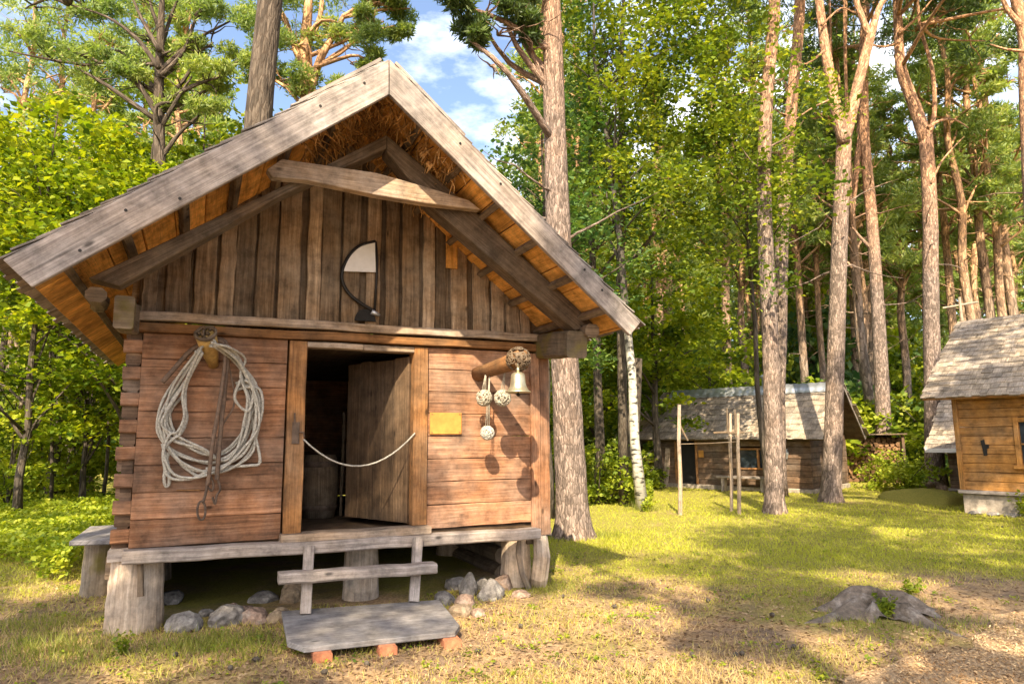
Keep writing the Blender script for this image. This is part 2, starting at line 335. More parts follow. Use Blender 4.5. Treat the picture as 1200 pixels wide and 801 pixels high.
# birch bark
m, N_, L_, B_ = newmat('birch_bark'); t = nd(N_, 'ShaderNodeTexCoord'); mp = nd(N_, 'ShaderNodeMapping'); mp.inputs['Scale'].default_value = (9, 2.5, 1); L_.new(t.outputs['UV'], mp.inputs[0])
n = nd(N_, 'ShaderNodeTexNoise', Scale=1.5, Detail=5.); L_.new(mp.outputs[0], n.inputs['Vector']); r = ramp(N_, [(.38, (.05, .045, .04)), (.46, (.42, .4, .35)), (.7, (.56, .53, .47))]); L_.new(n.outputs[0], r.inputs[0])
sp = nd(N_, 'ShaderNodeSeparateXYZ'); L_.new(t.outputs['Object'], sp.inputs[0]); mr = nd(N_, 'ShaderNodeMapRange'); mr.inputs[1].default_value = 3.2; mr.inputs[2].default_value = 4.4; L_.new(sp.outputs['Z'], mr.inputs[0])
cc = mixc(N_, L_, mr.outputs[0], r.outputs[0], (.07, .06, .05)); L_.new(cc, B_.inputs['Base Color']); B_.inputs['Roughness'].default_value = .8; M['birch'] = m

# ground: dry litter, soil and lawn patches; the same field colours the grass
def lawn_field(N, L):                                          # 0 dry .. 1 green, from world position
    geo = nd(N, 'ShaderNodeNewGeometry'); n = nd(N, 'ShaderNodeTexNoise', Scale=.55, Detail=6., Roughness=.62); L.new(geo.outputs['Position'], n.inputs['Vector'])
    sp = nd(N, 'ShaderNodeSeparateXYZ'); L.new(geo.outputs['Position'], sp.inputs[0])
    a = nd(N, 'ShaderNodeMapRange'); a.inputs[1].default_value = 5.5; a.inputs[2].default_value = 10; a.inputs[3].default_value = -.03; a.inputs[4].default_value = .28; L.new(sp.outputs['Y'], a.inputs[0])
    b = nd(N, 'ShaderNodeMath', operation='ADD'); L.new(n.outputs[0], b.inputs[0]); L.new(a.outputs[0], b.inputs[1])
    return geo, b.outputs[0]
m, N_, L_, B_ = newmat('forest_ground'); geo, fld = lawn_field(N_, L_)
fine = nd(N_, 'ShaderNodeTexNoise', Scale=38., Detail=8., Roughness=.75); L_.new(geo.outputs['Position'], fine.inputs['Vector'])
mid = nd(N_, 'ShaderNodeTexNoise', Scale=4., Detail=6., Roughness=.7); L_.new(geo.outputs['Position'], mid.inputs['Vector'])
dry = ramp(N_, [(.3, (.17, .11, .055)), (.5, (.40, .27, .145)), (.7, (.60, .43, .25))]); L_.new(fine.outputs[0], dry.inputs[0])
soil = ramp(N_, [(.3, (.12, .085, .06)), (.7, (.33, .235, .165))]); L_.new(fine.outputs[0], soil.inputs[0])
mm = ramp(N_, [(.42, 0), (.6, 1)]); L_.new(mid.outputs[0], mm.inputs[0]); c1 = mixc(N_, L_, mm.outputs[0], dry.outputs[0], soil.outputs[0])
grn = ramp(N_, [(.3, (.15, .15, .025)), (.7, (.36, .34, .06))]); L_.new(fine.outputs[0], grn.inputs[0])
gm = ramp(N_, [(.50, 0), (.66, .85)]); L_.new(fld, gm.inputs[0]); c2 = mixc(N_, L_, gm.outputs[0], c1, grn.outputs[0])
L_.new(c2, B_.inputs['Base Color']); B_.inputs['Roughness'].default_value = .95; B_.inputs['Specular IOR Level'].default_value = .1
bb = nd(N_, 'ShaderNodeBump', Strength=.7, Distance=.03); L_.new(fine.outputs[0], bb.inputs['Height']); L_.new(bb.outputs[0], B_.inputs['Normal']); M['ground'] = m
m, N_, L_, B_ = newmat('grass_blades'); geo, fld = lawn_field(N_, L_)
rr = nd(N_, 'ShaderNodeMath', operation='MULTIPLY_ADD'); L_.new(geo.outputs['Random Per Island'], rr.inputs[0]); rr.inputs[1].default_value = .22; rr.inputs[2].default_value = -.11
ad = nd(N_, 'ShaderNodeMath', operation='ADD'); L_.new(rr.outputs[0], ad.inputs[0]); L_.new(fld, ad.inputs[1])
gr = ramp(N_, [(.40, (.60, .45, .21)), (.50, (.50, .42, .12)), (.58, (.40, .40, .05)), (.75, (.45, .47, .035))]); L_.new(ad.outputs[0], gr.inputs[0]); L_.new(gr.outputs[0], B_.inputs['Base Color']); B_.inputs['Roughness'].default_value = .6
tr = nd(N_, 'ShaderNodeBsdfTranslucent'); L_.new(gr.outputs[0], tr.inputs[0]); ms = nd(N_, 'ShaderNodeMixShader'); ms.inputs[0].default_value = .4
L_.new(B_.outputs[0], ms.inputs[1]); L_.new(tr.outputs[0], ms.inputs[2]); L_.new(ms.outputs[0], N_['Material Output'].inputs[0]); M['grass'] = m
M['chips'] = leaf('wood_chips', [(.34, .19, .08), (.58, .39, .2), (.74, .56, .34)], 0., (1, 1, 1), .9)
M['litter'] = leaf('dead_leaves', [(.1, .055, .03), (.3, .19, .1), (.5, .38, .22)], .1, (1, 1, 1), .9)
M['chipbed'] = plain('chip_bed', (.46, .31, .17), .95, var=.5, scale=55, bump=.8)

# ------------------------------------------------------------------ ground
def grid(name, xs, ys, mat, dz=0., zf=None):
    vs = [(x, y, (gz(x, y) if zf is None else zf(x, y))+dz) for y in ys for x in xs]; nx = len(xs)
    fs = [(j*nx+i, j*nx+i+1, (j+1)*nx+i+1, (j+1)*nx+i) for j in range(len(ys)-1) for i in range(nx-1)]
    me = bpy.data.meshes.new(name); me.from_pydata(vs, [], fs); me.materials.append(mat); me.polygons.foreach_set('use_smooth', [True]*len(fs))
    return link(name, me)
xs = [-400, -200, -100, -70]+[-50+i*1.0 for i in range(101)]+[70, 100, 200, 400]
ys = [-400, -200, -100, -60, -30, -20]+[-12+i*.8 for i in range(100)]+[75, 90, 120, 200, 400]
struct(grid('ground', xs, ys, M['ground']))
# wood-chip path in the near right corner
def on_path(x, y):                                            # right of the line where the lawn ends
    ax, ay, bx, by = 1.95, 4.20, 4.35, 5.90
    s = ((bx-ax)*(y-ay)-(by-ay)*(x-ax))/math.hypot(bx-ax, by-ay)
    return -s + .10*math.sin(x*3.1)+.06*math.sin(x*7.3+y*5)
vs, fs = [], []; k = 0
for i in range(60):
    for j in range(12):
        t = i/59*9-2.; n = j/11*3.2; ax, ay = 1.95+t*.816, 4.20+t*.578
        wob = .10*math.sin(t*3.1)+.05*math.sin(t*8)
        x, y = ax+.578*(n-wob*(1-n/3.2)), ay-.816*(n-wob*(1-n/3.2)); vs.append((x, y, gz(x, y)+.012))
fs = [(i*12+j, i*12+j+1, (i+1)*12+j+1, (i+1)*12+j) for i in range(59) for j in range(11)]
me = bpy.data.meshes.new('path'); me.from_pydata(vs, [], fs); me.materials.append(M['chipbed']); struct(link('path', me))

# ------------------------------------------------------------------ the log hut
D = 1.4
APX = F(455, 71, -D); TOP = Vector((APX.x, 0, APX.z-.012)); _eL, _eR = F(4, 305, -D), F(749, 378, -D)
def slope(side):
    e = _eL if side < 0 else _eR; v = Vector((e.x-APX.x, 0, e.z-APX.z)); return v.normalized()
def snorm(side):
    v = slope(side); return Vector((-v.z*side, 0, v.x*side))
def RZ(x):                                                    # underside of the roof boards
    v = slope(-1 if x < TOP.x else 1); return TOP.z-.05-abs(x-TOP.x)*abs(v.z/v.x)
hut = thing('log_hut', 'raised weathered log hut with wide shingled gable roof and open door', 'hut', HUT, R(YAW))
def part(mb, name, mat, parent=hut, **k): return mb.build(name, mat, parent, **k)
ZF = .75
# front wall: courses of squared logs left and right of the door
def course_wall(name, x0, x1, tenon, n=8, z0=ZF, z1=2.485):
    h = (z1-z0)/n; b = MB()
    for i in range(n):
        y = random.uniform(-.007, .004); za = z0+i*h
        b.box(x0, x1, y, .12, za+.0015, za+h-.0015, jit=.003, ch=.006, seg=8)
        if tenon: b.box(-.098+random.uniform(-.007, .007), x0-.002, y+.004, .12, za+.045, za+h-.065, jit=.004, ch=.012, seg=1)
    return part(b, name, M['log'])
course_wall('front_wall', .035, 1.175, True)
course_wall('front_wall', 2.495, 3.625, False)
b = MB()
h = (2.485-ZF)/8
for i in range(9): b.box(-.088, .03, .05+random.uniform(0, .02), 4.45, ZF+(i-.5)*h+.058, ZF+(i+.5)*h-.058, jit=.006, ch=.012, m=0)
for i in range(8): b.box(-.06, .02, .06, 4.4, ZF+i*h, ZF+(i+1)*h, jit=.002, seg=4)
for i in range(8): b.box(3.64, 3.76, .05, 4.45, ZF+i*h, ZF+(i+1)*h-.006, jit=.005, seg=6)
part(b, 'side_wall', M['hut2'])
b = MB()
for i in range(8): b.box(-.02, 3.7, 4.3, 4.42, ZF+i*h, ZF+(i+1)*h+.002, seg=4)
part(b, 'back_wall', M['log'])
b = MB(); b.prism([(-.05, 2.5), (3.75, 2.5), (1.86, RZ(1.86)-.1)], 4.32, 4.4, udir=(0, 1)); part(b, 'back_gable', M['gable'])
b = MB()
for i in range(9): b.box(.0, 3.75, .03+i*.48, .03+i*.48+.47, .69, .742, seg=4)
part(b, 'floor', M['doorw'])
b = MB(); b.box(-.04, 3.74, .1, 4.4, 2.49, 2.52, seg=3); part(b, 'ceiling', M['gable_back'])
for x in (-.02, 3.7):
    b = MB(); b.box(x-.1, x+.1, .1, 4.5, .52, .69, seg=8, jit=.01); part(b, 'base_beam', M['dkbeam'])
b = MB(); b.box(-.1, 3.8, 4.3, 4.5, .52, .69, seg=8, jit=.01); part(b, 'base_beam', M['dkbeam'])
b = MB()
for k in range(3): b.tube([(.15, 4.0, .12+k*.19), (3.6, 4.0, .12+k*.19)], .1, 9, jit=.06)
part(b, 'underfloor_screen_log', M['dkbeam'])  # back row, closes the underside against light from behind
for x in (.12, 3.62):
    b = MB()
    for k in range(3): b.tube([(x, .75, .12+k*.19), (x, 3.95, .12+k*.19)], .095, 9, jit=.06)
    part(b, 'underfloor_screen_log', M['dkbeam'])  # side rows added to keep light out from under the hut
# right corner boards
b = MB(); b.box(3.60, 3.70, -.045, .0, .67, 2.47, jit=.004); b.box(3.705, 3.82, -.02, .05, .62, 2.44, jit=.005); part(b, 'corner_board', M['log'])
# door frame
for x0, x1 in ((1.19, 1.345), (2.345, 2.485)):
    b = MB(); b.box(x0, x1, -.035, .15, .795, 2.475, jit=.004); part(b, 'door_jamb', M['jamb'])
b = MB(); b.box(1.345, 1.85, -.03, .1, 2.425, 2.475, jit=.003); b.box(1.855, 2.345, -.028, .1, 2.42, 2.475, jit=.003); part(b, 'lintel', M['beam'])
b = MB(); b.plank((1.17, -.03, .762), (2.5, -.03, .752), .2, .07, jit=.006, seg=8); part(b, 'threshold', M['beam'])
# latch plate on the left jamb
b = MB(); b.box(1.235, 1.30, -.052, -.037, 1.56, 1.75, seg=2, ch=.004); b.tube([(1.255, -.06, 1.73), (1.25, -.06, 1.83)], .008, 6); b.tube([(1.29, -.06, 1.66), (1.33, -.07, 1.66), (1.34, -.06, 1.62)], .008, 6)
part(b, 'latch', M['rust'])
# door leaf, opened inwards
al = R(64); dv = Vector((-math.cos(al), math.sin(al), 0)); dn = Vector((-math.sin(al), -math.cos(al), 0)); hp = Vector((2.335, .07, 0))
b = MB(); x = 0
for wd in (.21, .17, .2, .16, .21):
    c = hp+dv*(x+wd/2); b.plank((c.x, c.y, .81), (c.x, c.y, 2.38+random.uniform(-.01, .01)), wd-.006, .035, side=dv, jit=.003); x += wd
door = part(b, 'door', M['doorw'])
# tie beam mouldings
b = MB(); b.plank((-.045, -.045, 2.612), (3.685, -.045, 2.635), .11, .075, jit=.006, seg=12); part(b, 'tie_beam', M['beam'])
b = MB(); b.plank((-.04, -.02, 2.527), (3.68, -.02, 2.535), .10, .075, jit=.007, seg=12); part(b, 'tie_beam', M['jamb'])
# sill shelf
b = MB(); b.plank((.01, -.10, .708), (3.62, -.10, .652), .17, .098, jit=.006, seg=14, ch=.012); part(b, 'sill_plank', M['grey'])
b = MB(); b.box(-.1, .05, -.02, .25, .655, .745, seg=2, jit=.01); part(b, 'wedge', M['grey']); b = MB(); b.box(3.6, 3.85, .02, .3, .6, .68, seg=2, jit=.01); part(b, 'wedge', M['grey'])
# gable boarding: wide back boards and irregular front boards
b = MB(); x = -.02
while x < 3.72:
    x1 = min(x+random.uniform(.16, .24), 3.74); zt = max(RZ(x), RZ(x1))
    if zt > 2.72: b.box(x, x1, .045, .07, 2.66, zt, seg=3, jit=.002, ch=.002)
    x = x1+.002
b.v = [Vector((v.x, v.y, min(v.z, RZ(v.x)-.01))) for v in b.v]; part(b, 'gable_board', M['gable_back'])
x = .0
while x < 3.66:
    wd = random.uniform(.10, .19); x1 = min(x+wd, 3.72); zt = max(RZ(x), RZ(x1))
    if 2.66 < x < 2.70: pass
    if zt > 2.76:
        b = MB(); c = (x+x1)/2; b.plank((c, .018+random.uniform(-.008, .008), 2.66+random.uniform(-.004, .0)), (c+random.uniform(-.012, .012), .02, zt), x1-x, .024, side=(1, 0, 0), jit=.005, seg=8)
        b.v = [Vector((v.x, v.y, min(v.z, RZ(v.x)-.012))) for v in b.v]
        part(b, 'gable_board', M['gable'])
    x = x1+random.choice([.006, .02, .035, .06, .012])
b = MB(); b.plank((2.73, -.012, 3.3), (2.728, -.012, 3.66), .125, .02, side=(1, 0, 0)); o = part(b, 'patch_board', M['orange']); o['label'] = 'short fresh orange board nailed over the gable'
# roof deck of boards running along the ridge
for side in (-1, 1):
    E = ((_eL if side < 0 else _eR)-APX).length-.02
    dv = slope(side); nrm = snorm(side); b = MB(); s = .02; top = TOP
    while s < E:
        s1 = min(s+.268, E); c = top + dv*((s+s1)/2) - nrm*.03
        b.plank((c.x, -D+.03, c.z), (c.x, 4.70, c.z), s1-s-.008, .035, side=dv, jit=.002, seg=10); s = s1
    part(b, 'roof_board', M['orange'])
    # shingles: overlapping rows with ragged butts
    b = MB(); rows = 21; pitch = (E+.05)/rows
    for r_ in range(rows):
        y = -D-.01
        s_b = .02+(r_+1)*pitch
        while y < 4.8:
            wd = random.uniform(.09, .16); bt = s_b+random.uniform(-.02, .03); lift = .034+random.uniform(0, .012)
            p0 = top + dv*max(bt-.34, .012) + nrm*.004 ; p1 = top + dv*bt + nrm*lift
            b.plank((p0.x, y+wd/2, p0.z), (p1.x, y+wd/2, p1.z), wd-.004, .012, side=(0, 1, 0), jit=.001, seg=1, ch=.002)
            y += wd
    part(b, 'roof_shingles', M['shingle'])
    b = MB(); c = top+dv*.425+nrm*.040; b.plank((c.x, -D-.01, c.z), (c.x, 4.8, c.z), .77, .024, side=dv, jit=.002, seg=10)
    c = top+dv*.40+nrm*.04; part(b, 'ridge_board', M['grey'])
    # purlins under the deck
    for s in (.5, .95, 1.4, 1.85, 2.3, 2.72, 3.05):
        if s > E-.12: continue
        c = top+dv*s-nrm*.085; b = MB(); b.plank((c.x, -D+.06, c.z), (c.x, 4.6, c.z), .06, .065, side=dv, jit=.004, seg=8); part(b, 'purlin', M['dkbeam'])
# barge boards, measured corner by corner
def barge(corners, name='barge_board'):
    P = [F(px, py, -D) for px, py in corners]; pts = [(p.x, p.z) for p in P]
    ud = (pts[3][0]-pts[0][0], pts[3][1]-pts[0][1]); b = MB()
    b.prism(pts, -D-.022, -D+.022, udir=ud)
    b.v = [Vector((v.x, v.y, v.z)) for v in b.v]
    o = part(b, name, M['grey']); md = o.modifiers.new('b', 'BEVEL'); md.width = .006; md.segments = 2
    n = MB()
    for k in range(1, 8):
        for q in (.3, .72):
            p = Vector((pts[0][0], 0, pts[0][1])).lerp(Vector((pts[3][0], 0, pts[3][1])), k/8+random.uniform(-.06, .06)); p2 = Vector((pts[1][0], 0, pts[1][1])).lerp(Vector((pts[2][0], 0, pts[2][1])), k/8)
            if random.random() < .42: c = p.lerp(p2, q+random.uniform(-.08, .08)); n.tube([(c.x, -D-.026, c.z), (c.x, -D-.015, c.z)], .011, 7)
    n.build('nail', M['iron'], o)
barge([(455, 71), (455, 112), (38, 337), (4, 305)]); barge([(456, 71), (456, 112), (737, 393), (749, 378)])
# fascia: layered courses visible under the left eave
b = MB()
for k in range(29):
    y = -D+.14+k*.2; c = TOP+slope(-1)*((_eL-APX).length-.17)-snorm(-1)*.062
    b.plank((c+slope(-1)*-.14).xyz+Vector((0, y, 0)), (c+slope(-1)*.14).xyz+Vector((0, y, 0)), .19, .02, side=(0, 1, 0), seg=1, jit=.002)
part(b, 'eave_lining', M['orange'])
# rafters in front of the gable and the collar tie
YR = -.80
def beam_poly(corn, d0, d1, name, mat):
    P = [F(px, py, (d0+d1)/2-.05) for px, py in corn]; pts = [(p.x, p.z) for p in P]; b = MB(); b.prism(pts, d0, d1, udir=(pts[1][0]-pts[0][0], pts[1][1]-pts[0][1]))
    o = part(b, name, mat); md = o.modifiers.new('b', 'BEVEL'); md.width = .01; md.segments = 2; return o
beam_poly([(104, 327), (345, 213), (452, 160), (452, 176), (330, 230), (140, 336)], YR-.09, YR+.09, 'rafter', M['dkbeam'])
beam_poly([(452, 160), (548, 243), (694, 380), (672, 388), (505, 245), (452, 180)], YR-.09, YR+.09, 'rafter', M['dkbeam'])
P = [F(px, py, -.96) for px, py in ((312, 200), (330, 188), (440, 204), (500, 221), (548, 236), (562, 247), (500, 240), (440, 230), (360, 213), (318, 209))]
b = MB(); b.prism([(p.x, p.z) for p in P], -.995, -.90, udir=(1, 0)); o = part(b, 'collar_tie', M['beam']); md = o.modifiers.new('b', 'BEVEL'); md.width = .008; md.segments = 2
# wall plates reaching out under the eaves
def at_px(px, py, d): p = F(px, py, d); return (p.x, d, p.z)
b = MB(); b.plank(at_px(144, 366, -.72), (-.06, .3, 2.62), .13, .24, side=(1, 0, 0), jit=.01, seg=5, ch=.014); part(b, 'plate_end', M['mossbeam'])
b = MB(); b.plank(at_px(676, 402, -.95), (3.81, .3, 2.57), .20, .25, side=(1, 0, 0), jit=.014, seg=6, ch=.022); part(b, 'plate_end', M['mossbeam'])
b = MB(); b.plank(at_px(694, 386, -1.05), (4.02, .1, 2.62), .13, .12, side=(1, 0, 0), jit=.01, seg=5, ch=.03); part(b, 'plate_end', M['dkbeam'])
b = MB(); b.plank(at_px(113, 345, -1.0), (-.30, .1, 2.70), .12, .1, side=(1, 0, 0), jit=.01, seg=5, ch=.03); part(b, 'plate_end', M['dkbeam'])
for x in (-.05, 3.72):
    b = MB(); b.box(x-.03, x+.03, .1, 4.4, 2.49, RZ(x)-.02, seg=8); part(b, 'wall_top_board', M['gable'])
# shaggy bark fibre lining below the ridge
b = MB()
for k in range(800):
    side = random.choice((-1, 1, 1)); s = random.uniform(.03, .75 if side < 0 else 1.0); y = random.uniform(-D+.1, -.1)
    p = TOP+slope(side)*s-snorm(side)*.07; ln = random.uniform(.06, .19)
    q = [Vector((p.x, y, p.z))]
    dd = Vector((random.gauss(0, .5)-side*.2, random.gauss(0, .5), -random.uniform(.3, 1.))).normalized()
    for i in range(3): q.append(q[-1]+dd*ln/3); dd = (dd+Vector((random.gauss(0, .35), random.gauss(0, .35), -.1))).normalized()
    b.tube(q, [.006, .006, .005, .002], 4, cap=False, flat=random.uniform(.4, 2.5))
part(b, 'fibre_lining', M['straw'])
b = MB()
for px, py, s in ((500, 196, .07), (493, 184, .06)):
    p = F(px, py, -1.); b.tube([p+Vector((0, 0, s*.6)), p+Vector((s*.4, -.03, 0)), p+Vector((-s*.2, -.04, -s))], [.02, .028, .006], 6, flat=.3, jit=.2)
part(b, 'bark_scrap', M['straw'])
# foundation logs
def fpost(x, y, r, z1, lean=(0, 0), jit=.05, name='foundation_post', mat='post'):
    b = MB(); n = 7; b.tube([(x+lean[0]*i/n, y+lean[1]*i/n, .04+(z1-.04)*i/n) for i in range(n+1)], [r*(1.09-.12*i/n) for i in range(n+1)], 18, jit=.025); return part(b, name, M[mat])
P0 = fpost(.10, .16, .20, .66)
b = MB(); b.tube([(.13, -.07, .65), (.15, -.10, .40)], [.022, .026], 7); b.build('peg', M['dkbeam'], P0)
fpost(1.98, .42, .16, .69)
fpost(3.55, .26, .15, .62)
b = MB()
for k in range(13):
    an = R(-20-k*12); 
b.tube([(3.74, .12, .04), (3.70, .02, .2), (3.72, -.0, .4), (3.74, .06, .6)], [.08, .085, .09, .08], 10, jit=.1); part(b, 'foundation_post', M['post'])
b = MB(); b.tube([(3.50, .06, .61), (3.47, .02, .45), (3.5, .0, .25), (3.58, .02, .1)], [.02, .03, .03, .03], 7, jit=.1); part(b, 'split_wood', M['post'])
for x in (.1, 3.6):
    fpost(x, 2.3, .2, .55); fpost(x, 4.2, .22, .55)
fpost(1.9, 4.2, .2, .55)
# side shelves on their own posts
for pts, py, ps, pr in ((((-.52, 1.15), (-.12, 1.05), (-.10, 2.3), (-.50, 2.3)), 1.75, -.30, .17), (((3.87, .9), (4.2, 1.0), (4.2, 2.4), (3.87, 2.4)), 1.35, 4.02, .16)):
    b = MB(); b.prism(pts, .655, .70, ax='z', udir=(.2, 1)); o = part(b, 'side_shelf', M['deck']); md = o.modifiers.new('b', 'BEVEL'); md.width = .008
    fpost(ps, py, pr, .65, name='shelf_post', mat='mossbeam')

# ------------------------------------------------------------------ things on and around the hut
def hthing(name, label, cat, x, y, z, group=None, rz=0):
    return thing(name, label, cat, W(x, y, z), R(YAW)+rz, group)
def loc_(o): return Vector((0, 0, 0))
def hmesh(mb, name, mat, label, cat, group=None, smooth=False):   # single-mesh thing whose coordinates are the hut's
    o = mb.build(name, mat, None, smooth=smooth); c = sum(mb.v, Vector())/len(mb.v)
    o.data.transform(Matrix.Translation(-c)); o.location = W(c.x, c.y, c.z); o.rotation_euler = (0, 0, R(YAW)); return tag(o, label, cat, group)
def hroot(name, label, cat, c, parts, group=None):                # parts: (name, mb, mat, smooth, parent index)
    r = thing(name, label, cat, W(c[0], c[1], c[2]), R(YAW), group); os_ = []
    for nm, mb, mt, sm, pi in parts:
        mb.v = [Vector(v)-Vector(c) for v in mb.v]; os_.append(mb.build(nm, mt, r if pi is None else os_[pi], smooth=sm))
    return r
# left peg: tapered horn-like stub
A0, A1 = F(250, 428, 0), F(241, 391, -.26)
b = MB(); b.tube([A0, A0.lerp(A1, .35), A0.lerp(A1, .7), A1], [.04, .06, .075, .085], 14, jit=.03)
rim = MB(); d_ = (A1-A0).normalized(); e1 = d_.cross(Vector((0, 0, 1))).normalized(); e2 = d_.cross(e1)
rim.tube([A1+d_*.005+e1*(.078*math.cos(t))+e2*(.078*math.sin(t)) for t in np.linspace(0, 2*math.pi, 15)], .016, 7, jit=.3)
for k in range(8): t = random.uniform(0, 6.3); r_ = random.uniform(0, .06); c = A1+e1*(r_*math.cos(t))+e2*(r_*math.sin(t)); rim.tube([c, c+d_*random.uniform(.02, .05)], [.02, .01], 5, jit=.2)
hroot('wall_peg', 'stubby yellowish tapered peg with a ragged rim left of the door', 'peg', A0, [('peg_body', b, M['bone'], True, None), ('ragged_rim', rim, M['dkbeam'], True, 0)], None)
# coil of pale rope on the peg
def P(path, d): return [F(x, y, d if not hasattr(d, '__call__') else d(i)) for i, (x, y) in enumerate(path)]
RP = []
main = [[(236, 408), (212, 436), (190, 470), (184, 497), (196, 522), (222, 536), (250, 541), (276, 532), (292, 508), (298, 478), (290, 450), (278, 428), (262, 410), (248, 402)],
        [(234, 410), (214, 445), (200, 480), (206, 510), (232, 528), (262, 530), (286, 508), (294, 474), (300, 452), (288, 432), (268, 412), (250, 403)],
        [(236, 410), (208, 450), (189, 486), (190, 512), (204, 534), (226, 550), (252, 551), (276, 546), (294, 528), (302, 500), (306, 472), (296, 446), (276, 424), (252, 404)],
        [(234, 412), (220, 440), (196, 478), (193, 500), (205, 515), (236, 524), (258, 537), (282, 522), (290, 496), (292, 470), (284, 444), (284, 425), (268, 408), (250, 404)],
        [(236, 412), (218, 452), (216, 486), (210, 508), (204, 512), (194, 524), (190, 540), (200, 560), (222, 562), (242, 552), (270, 540), (288, 526), (300, 498), (300, 466), (288, 440), (272, 416), (250, 405)],
        [(216, 466), (218, 490), (208, 510), (197, 500), (202, 480), (214, 462)], [(190, 520), (197, 545), (199, 566), (194, 568), (194, 552), (200, 528), (212, 545), (232, 558), (240, 556)],
        [(298, 512), (304, 540), (290, 545), (262, 546), (240, 548)], [(286, 452), (304, 456), (306, 482), (298, 506), (288, 522), (268, 540)], [(282, 444), (276, 466), (290, 480), (296, 456), (286, 446)], [(276, 448), (294, 440)], [(276, 453), (295, 446)], [(278, 457), (293, 450)]]
b = MB()
for i, pth in enumerate(main):
    dd = -.05-.018*(i % 5); q = [F(x+random.uniform(-1.5, 1.5), y+random.uniform(-1.5, 1.5), dd-(.28*max(0, (424-y)/22) if y < 424 else 0)) for x, y in pth]
    b.tube(spline(q, 5), .0125, 6, jit=.12)
    if i < 5:
        q = [F(x+random.uniform(-5, 5), y+random.uniform(-5, 5), dd-.012-(.28*max(0, (424-y)/22) if y < 424 else 0)) for x, y in pth]; b.tube(spline(q, 5), .011, 6, jit=.12)
hmesh(b, 'rope_coil', M['rope'], 'tangled coil of pale rope hung on the peg left of the door', 'rope', smooth=True)
# harness straps with hook and ring
s1 = MB()
for pth, dd, r_ in (([(248, 398), (262, 402), (263, 430), (256, 480), (249, 520), (245, 556), (243, 568)], -.2, .016), ([(250, 396), (266, 404), (264, 450), (259, 500), (255, 550), (254, 562)], -.16, .018), ([(240, 400), (222, 412), (204, 432), (190, 448)], -.15, .02), ([(266, 420), (275, 470), (260, 500), (250, 540)], -.1, .008)):
    s1.tube(spline(P(pth, dd), 5), r_, 6, flat=.35, jit=.05)
h1 = MB(); h1.tube([F(236+6*math.cos(t)*.8, 598+11*math.sin(t), -.12) for t in np.linspace(0, 2*math.pi, 17)], .009, 6); h1.tube(spline(P([(243, 566), (241, 578), (238, 588)], -.14), 4), .011, 6)
h2 = MB(); h2.tube(spline(P([(254, 558), (258, 572), (254, 580), (252, 590), (249, 582)], -.13), 5), .009, 6); h2.tube(spline(P([(246, 556), (242, 566), (248, 575), (250, 566), (246, 556)], -.13), 5), .008, 6)
hroot('harness_strap', 'brown leather harness straps with iron ring hanging over the coiled rope', 'harness', F(255, 500, -.15), [('strap', s1, M['leather'], True, None), ('iron_ring', h1, M['rust'], True, None), ('iron_hook', h2, M['rust'], True, None)])
# thin nail bar below the coil
b = MB(); b.tube([F(207, 574, -.03), F(235, 574, -.04)], .007, 6); hmesh(b, 'small_bar', M['jamb'], 'thin short bar fixed to the logs beneath the rope coil', 'bar')
# barrier rope over the doorway
b = MB(); pts = []
for i in range(15):
    k = i/14; pts.append(Vector((1.335+1.02*k, -.05, 1.60+.05*k-1.08*k*(1-k))))
b.tube(pts, .0075, 6); hmesh(b, 'barrier_rope', M['rope'], 'thin pale rope sagging across the open doorway', 'rope', smooth=True)
# brass plaque
b = MB(); b.box(2.512, 2.834, -.028, -.012, 1.638, 1.846, seg=1, jit=0, ch=.003)
n = MB()
for x in (2.53, 2.816):
    for z in (1.655, 1.83): n.tube([(x, -.032, z), (x, -.026, z)], .006, 8)
hroot('plaque', 'small golden brass plaque on the log wall right of the door', 'plaque', (2.673, -.02, 1.742), [('plate', b, M['plaque'], False, None), ('screw', n, M['rust'], False, 0)])
# right peg with mossy burl end, bell, net floats
B0, B1 = F(560, 438, 0), F(612, 420, -.86)
b = MB(); b.tube([B0, B0.lerp(B1, .3), B0.lerp(B1, .7), B1], [.075, .07, .08, .09], 12, jit=.05)
burl = MB()
for k in range(60):
    v = Vector((random.gauss(0, 1), random.gauss(0, 1), random.gauss(0, 1))).normalized(); c = B1+Vector((-.01, .06, 0))+v*.105
    t1 = v.cross(Vector((random.gauss(0, 1), random.gauss(0, 1), 1))).normalized(); t2 = v.cross(t1)
    burl.tube([c+t1*(.03*math.cos(t))+t2*(.03*math.sin(t)) for t in np.linspace(0, 5.2, 7)], .008, 5, jit=.3)
hroot('wall_peg', 'short log peg with a burly dark twig knot right of the door', 'peg', B0, [('peg_body', b, M['jamb'], True, None), ('twig_knot', burl, M['dkbeam'], True, 0)])
BT = F(607, 436, -.88); b = MB(); sc = .86
prof = [(0, 0), (.035, 0), (.062, -.012), (.073, -.035), (.078, -.10), (.088, -.15), (.108, -.185), (.132, -.2), (.134, -.21), (.118, -.205), (.09, -.18), (.07, -.12), (.06, -.03)]
b.lathe([(r_*sc, z*sc) for r_, z in prof], 28, BT); lp = MB(); lp.tube([BT+Vector((0, 0, 0)), BT+Vector((0, 0, .045))], [.016, .012], 8); lp.tube([BT+Vector((.0, .0, .04)), BT+Vector((-.0, .0, .10))], .006, 6)
cl = MB(); cl.tube([BT+Vector((0, 0, -.05)), BT+Vector((.0, 0, -.19))], [.006, .006], 6); cl.blob(BT+Vector((0, 0, -.2)), (.02, .02, .02), sub=1)
hroot('bell', 'pale brass bell hanging from the end of the right hand peg', 'bell', BT, [('bell_body', b, M['brass'], True, None), ('hanger', lp, M['brass'], True, None), ('clapper', cl, M['iron'], True, None)])
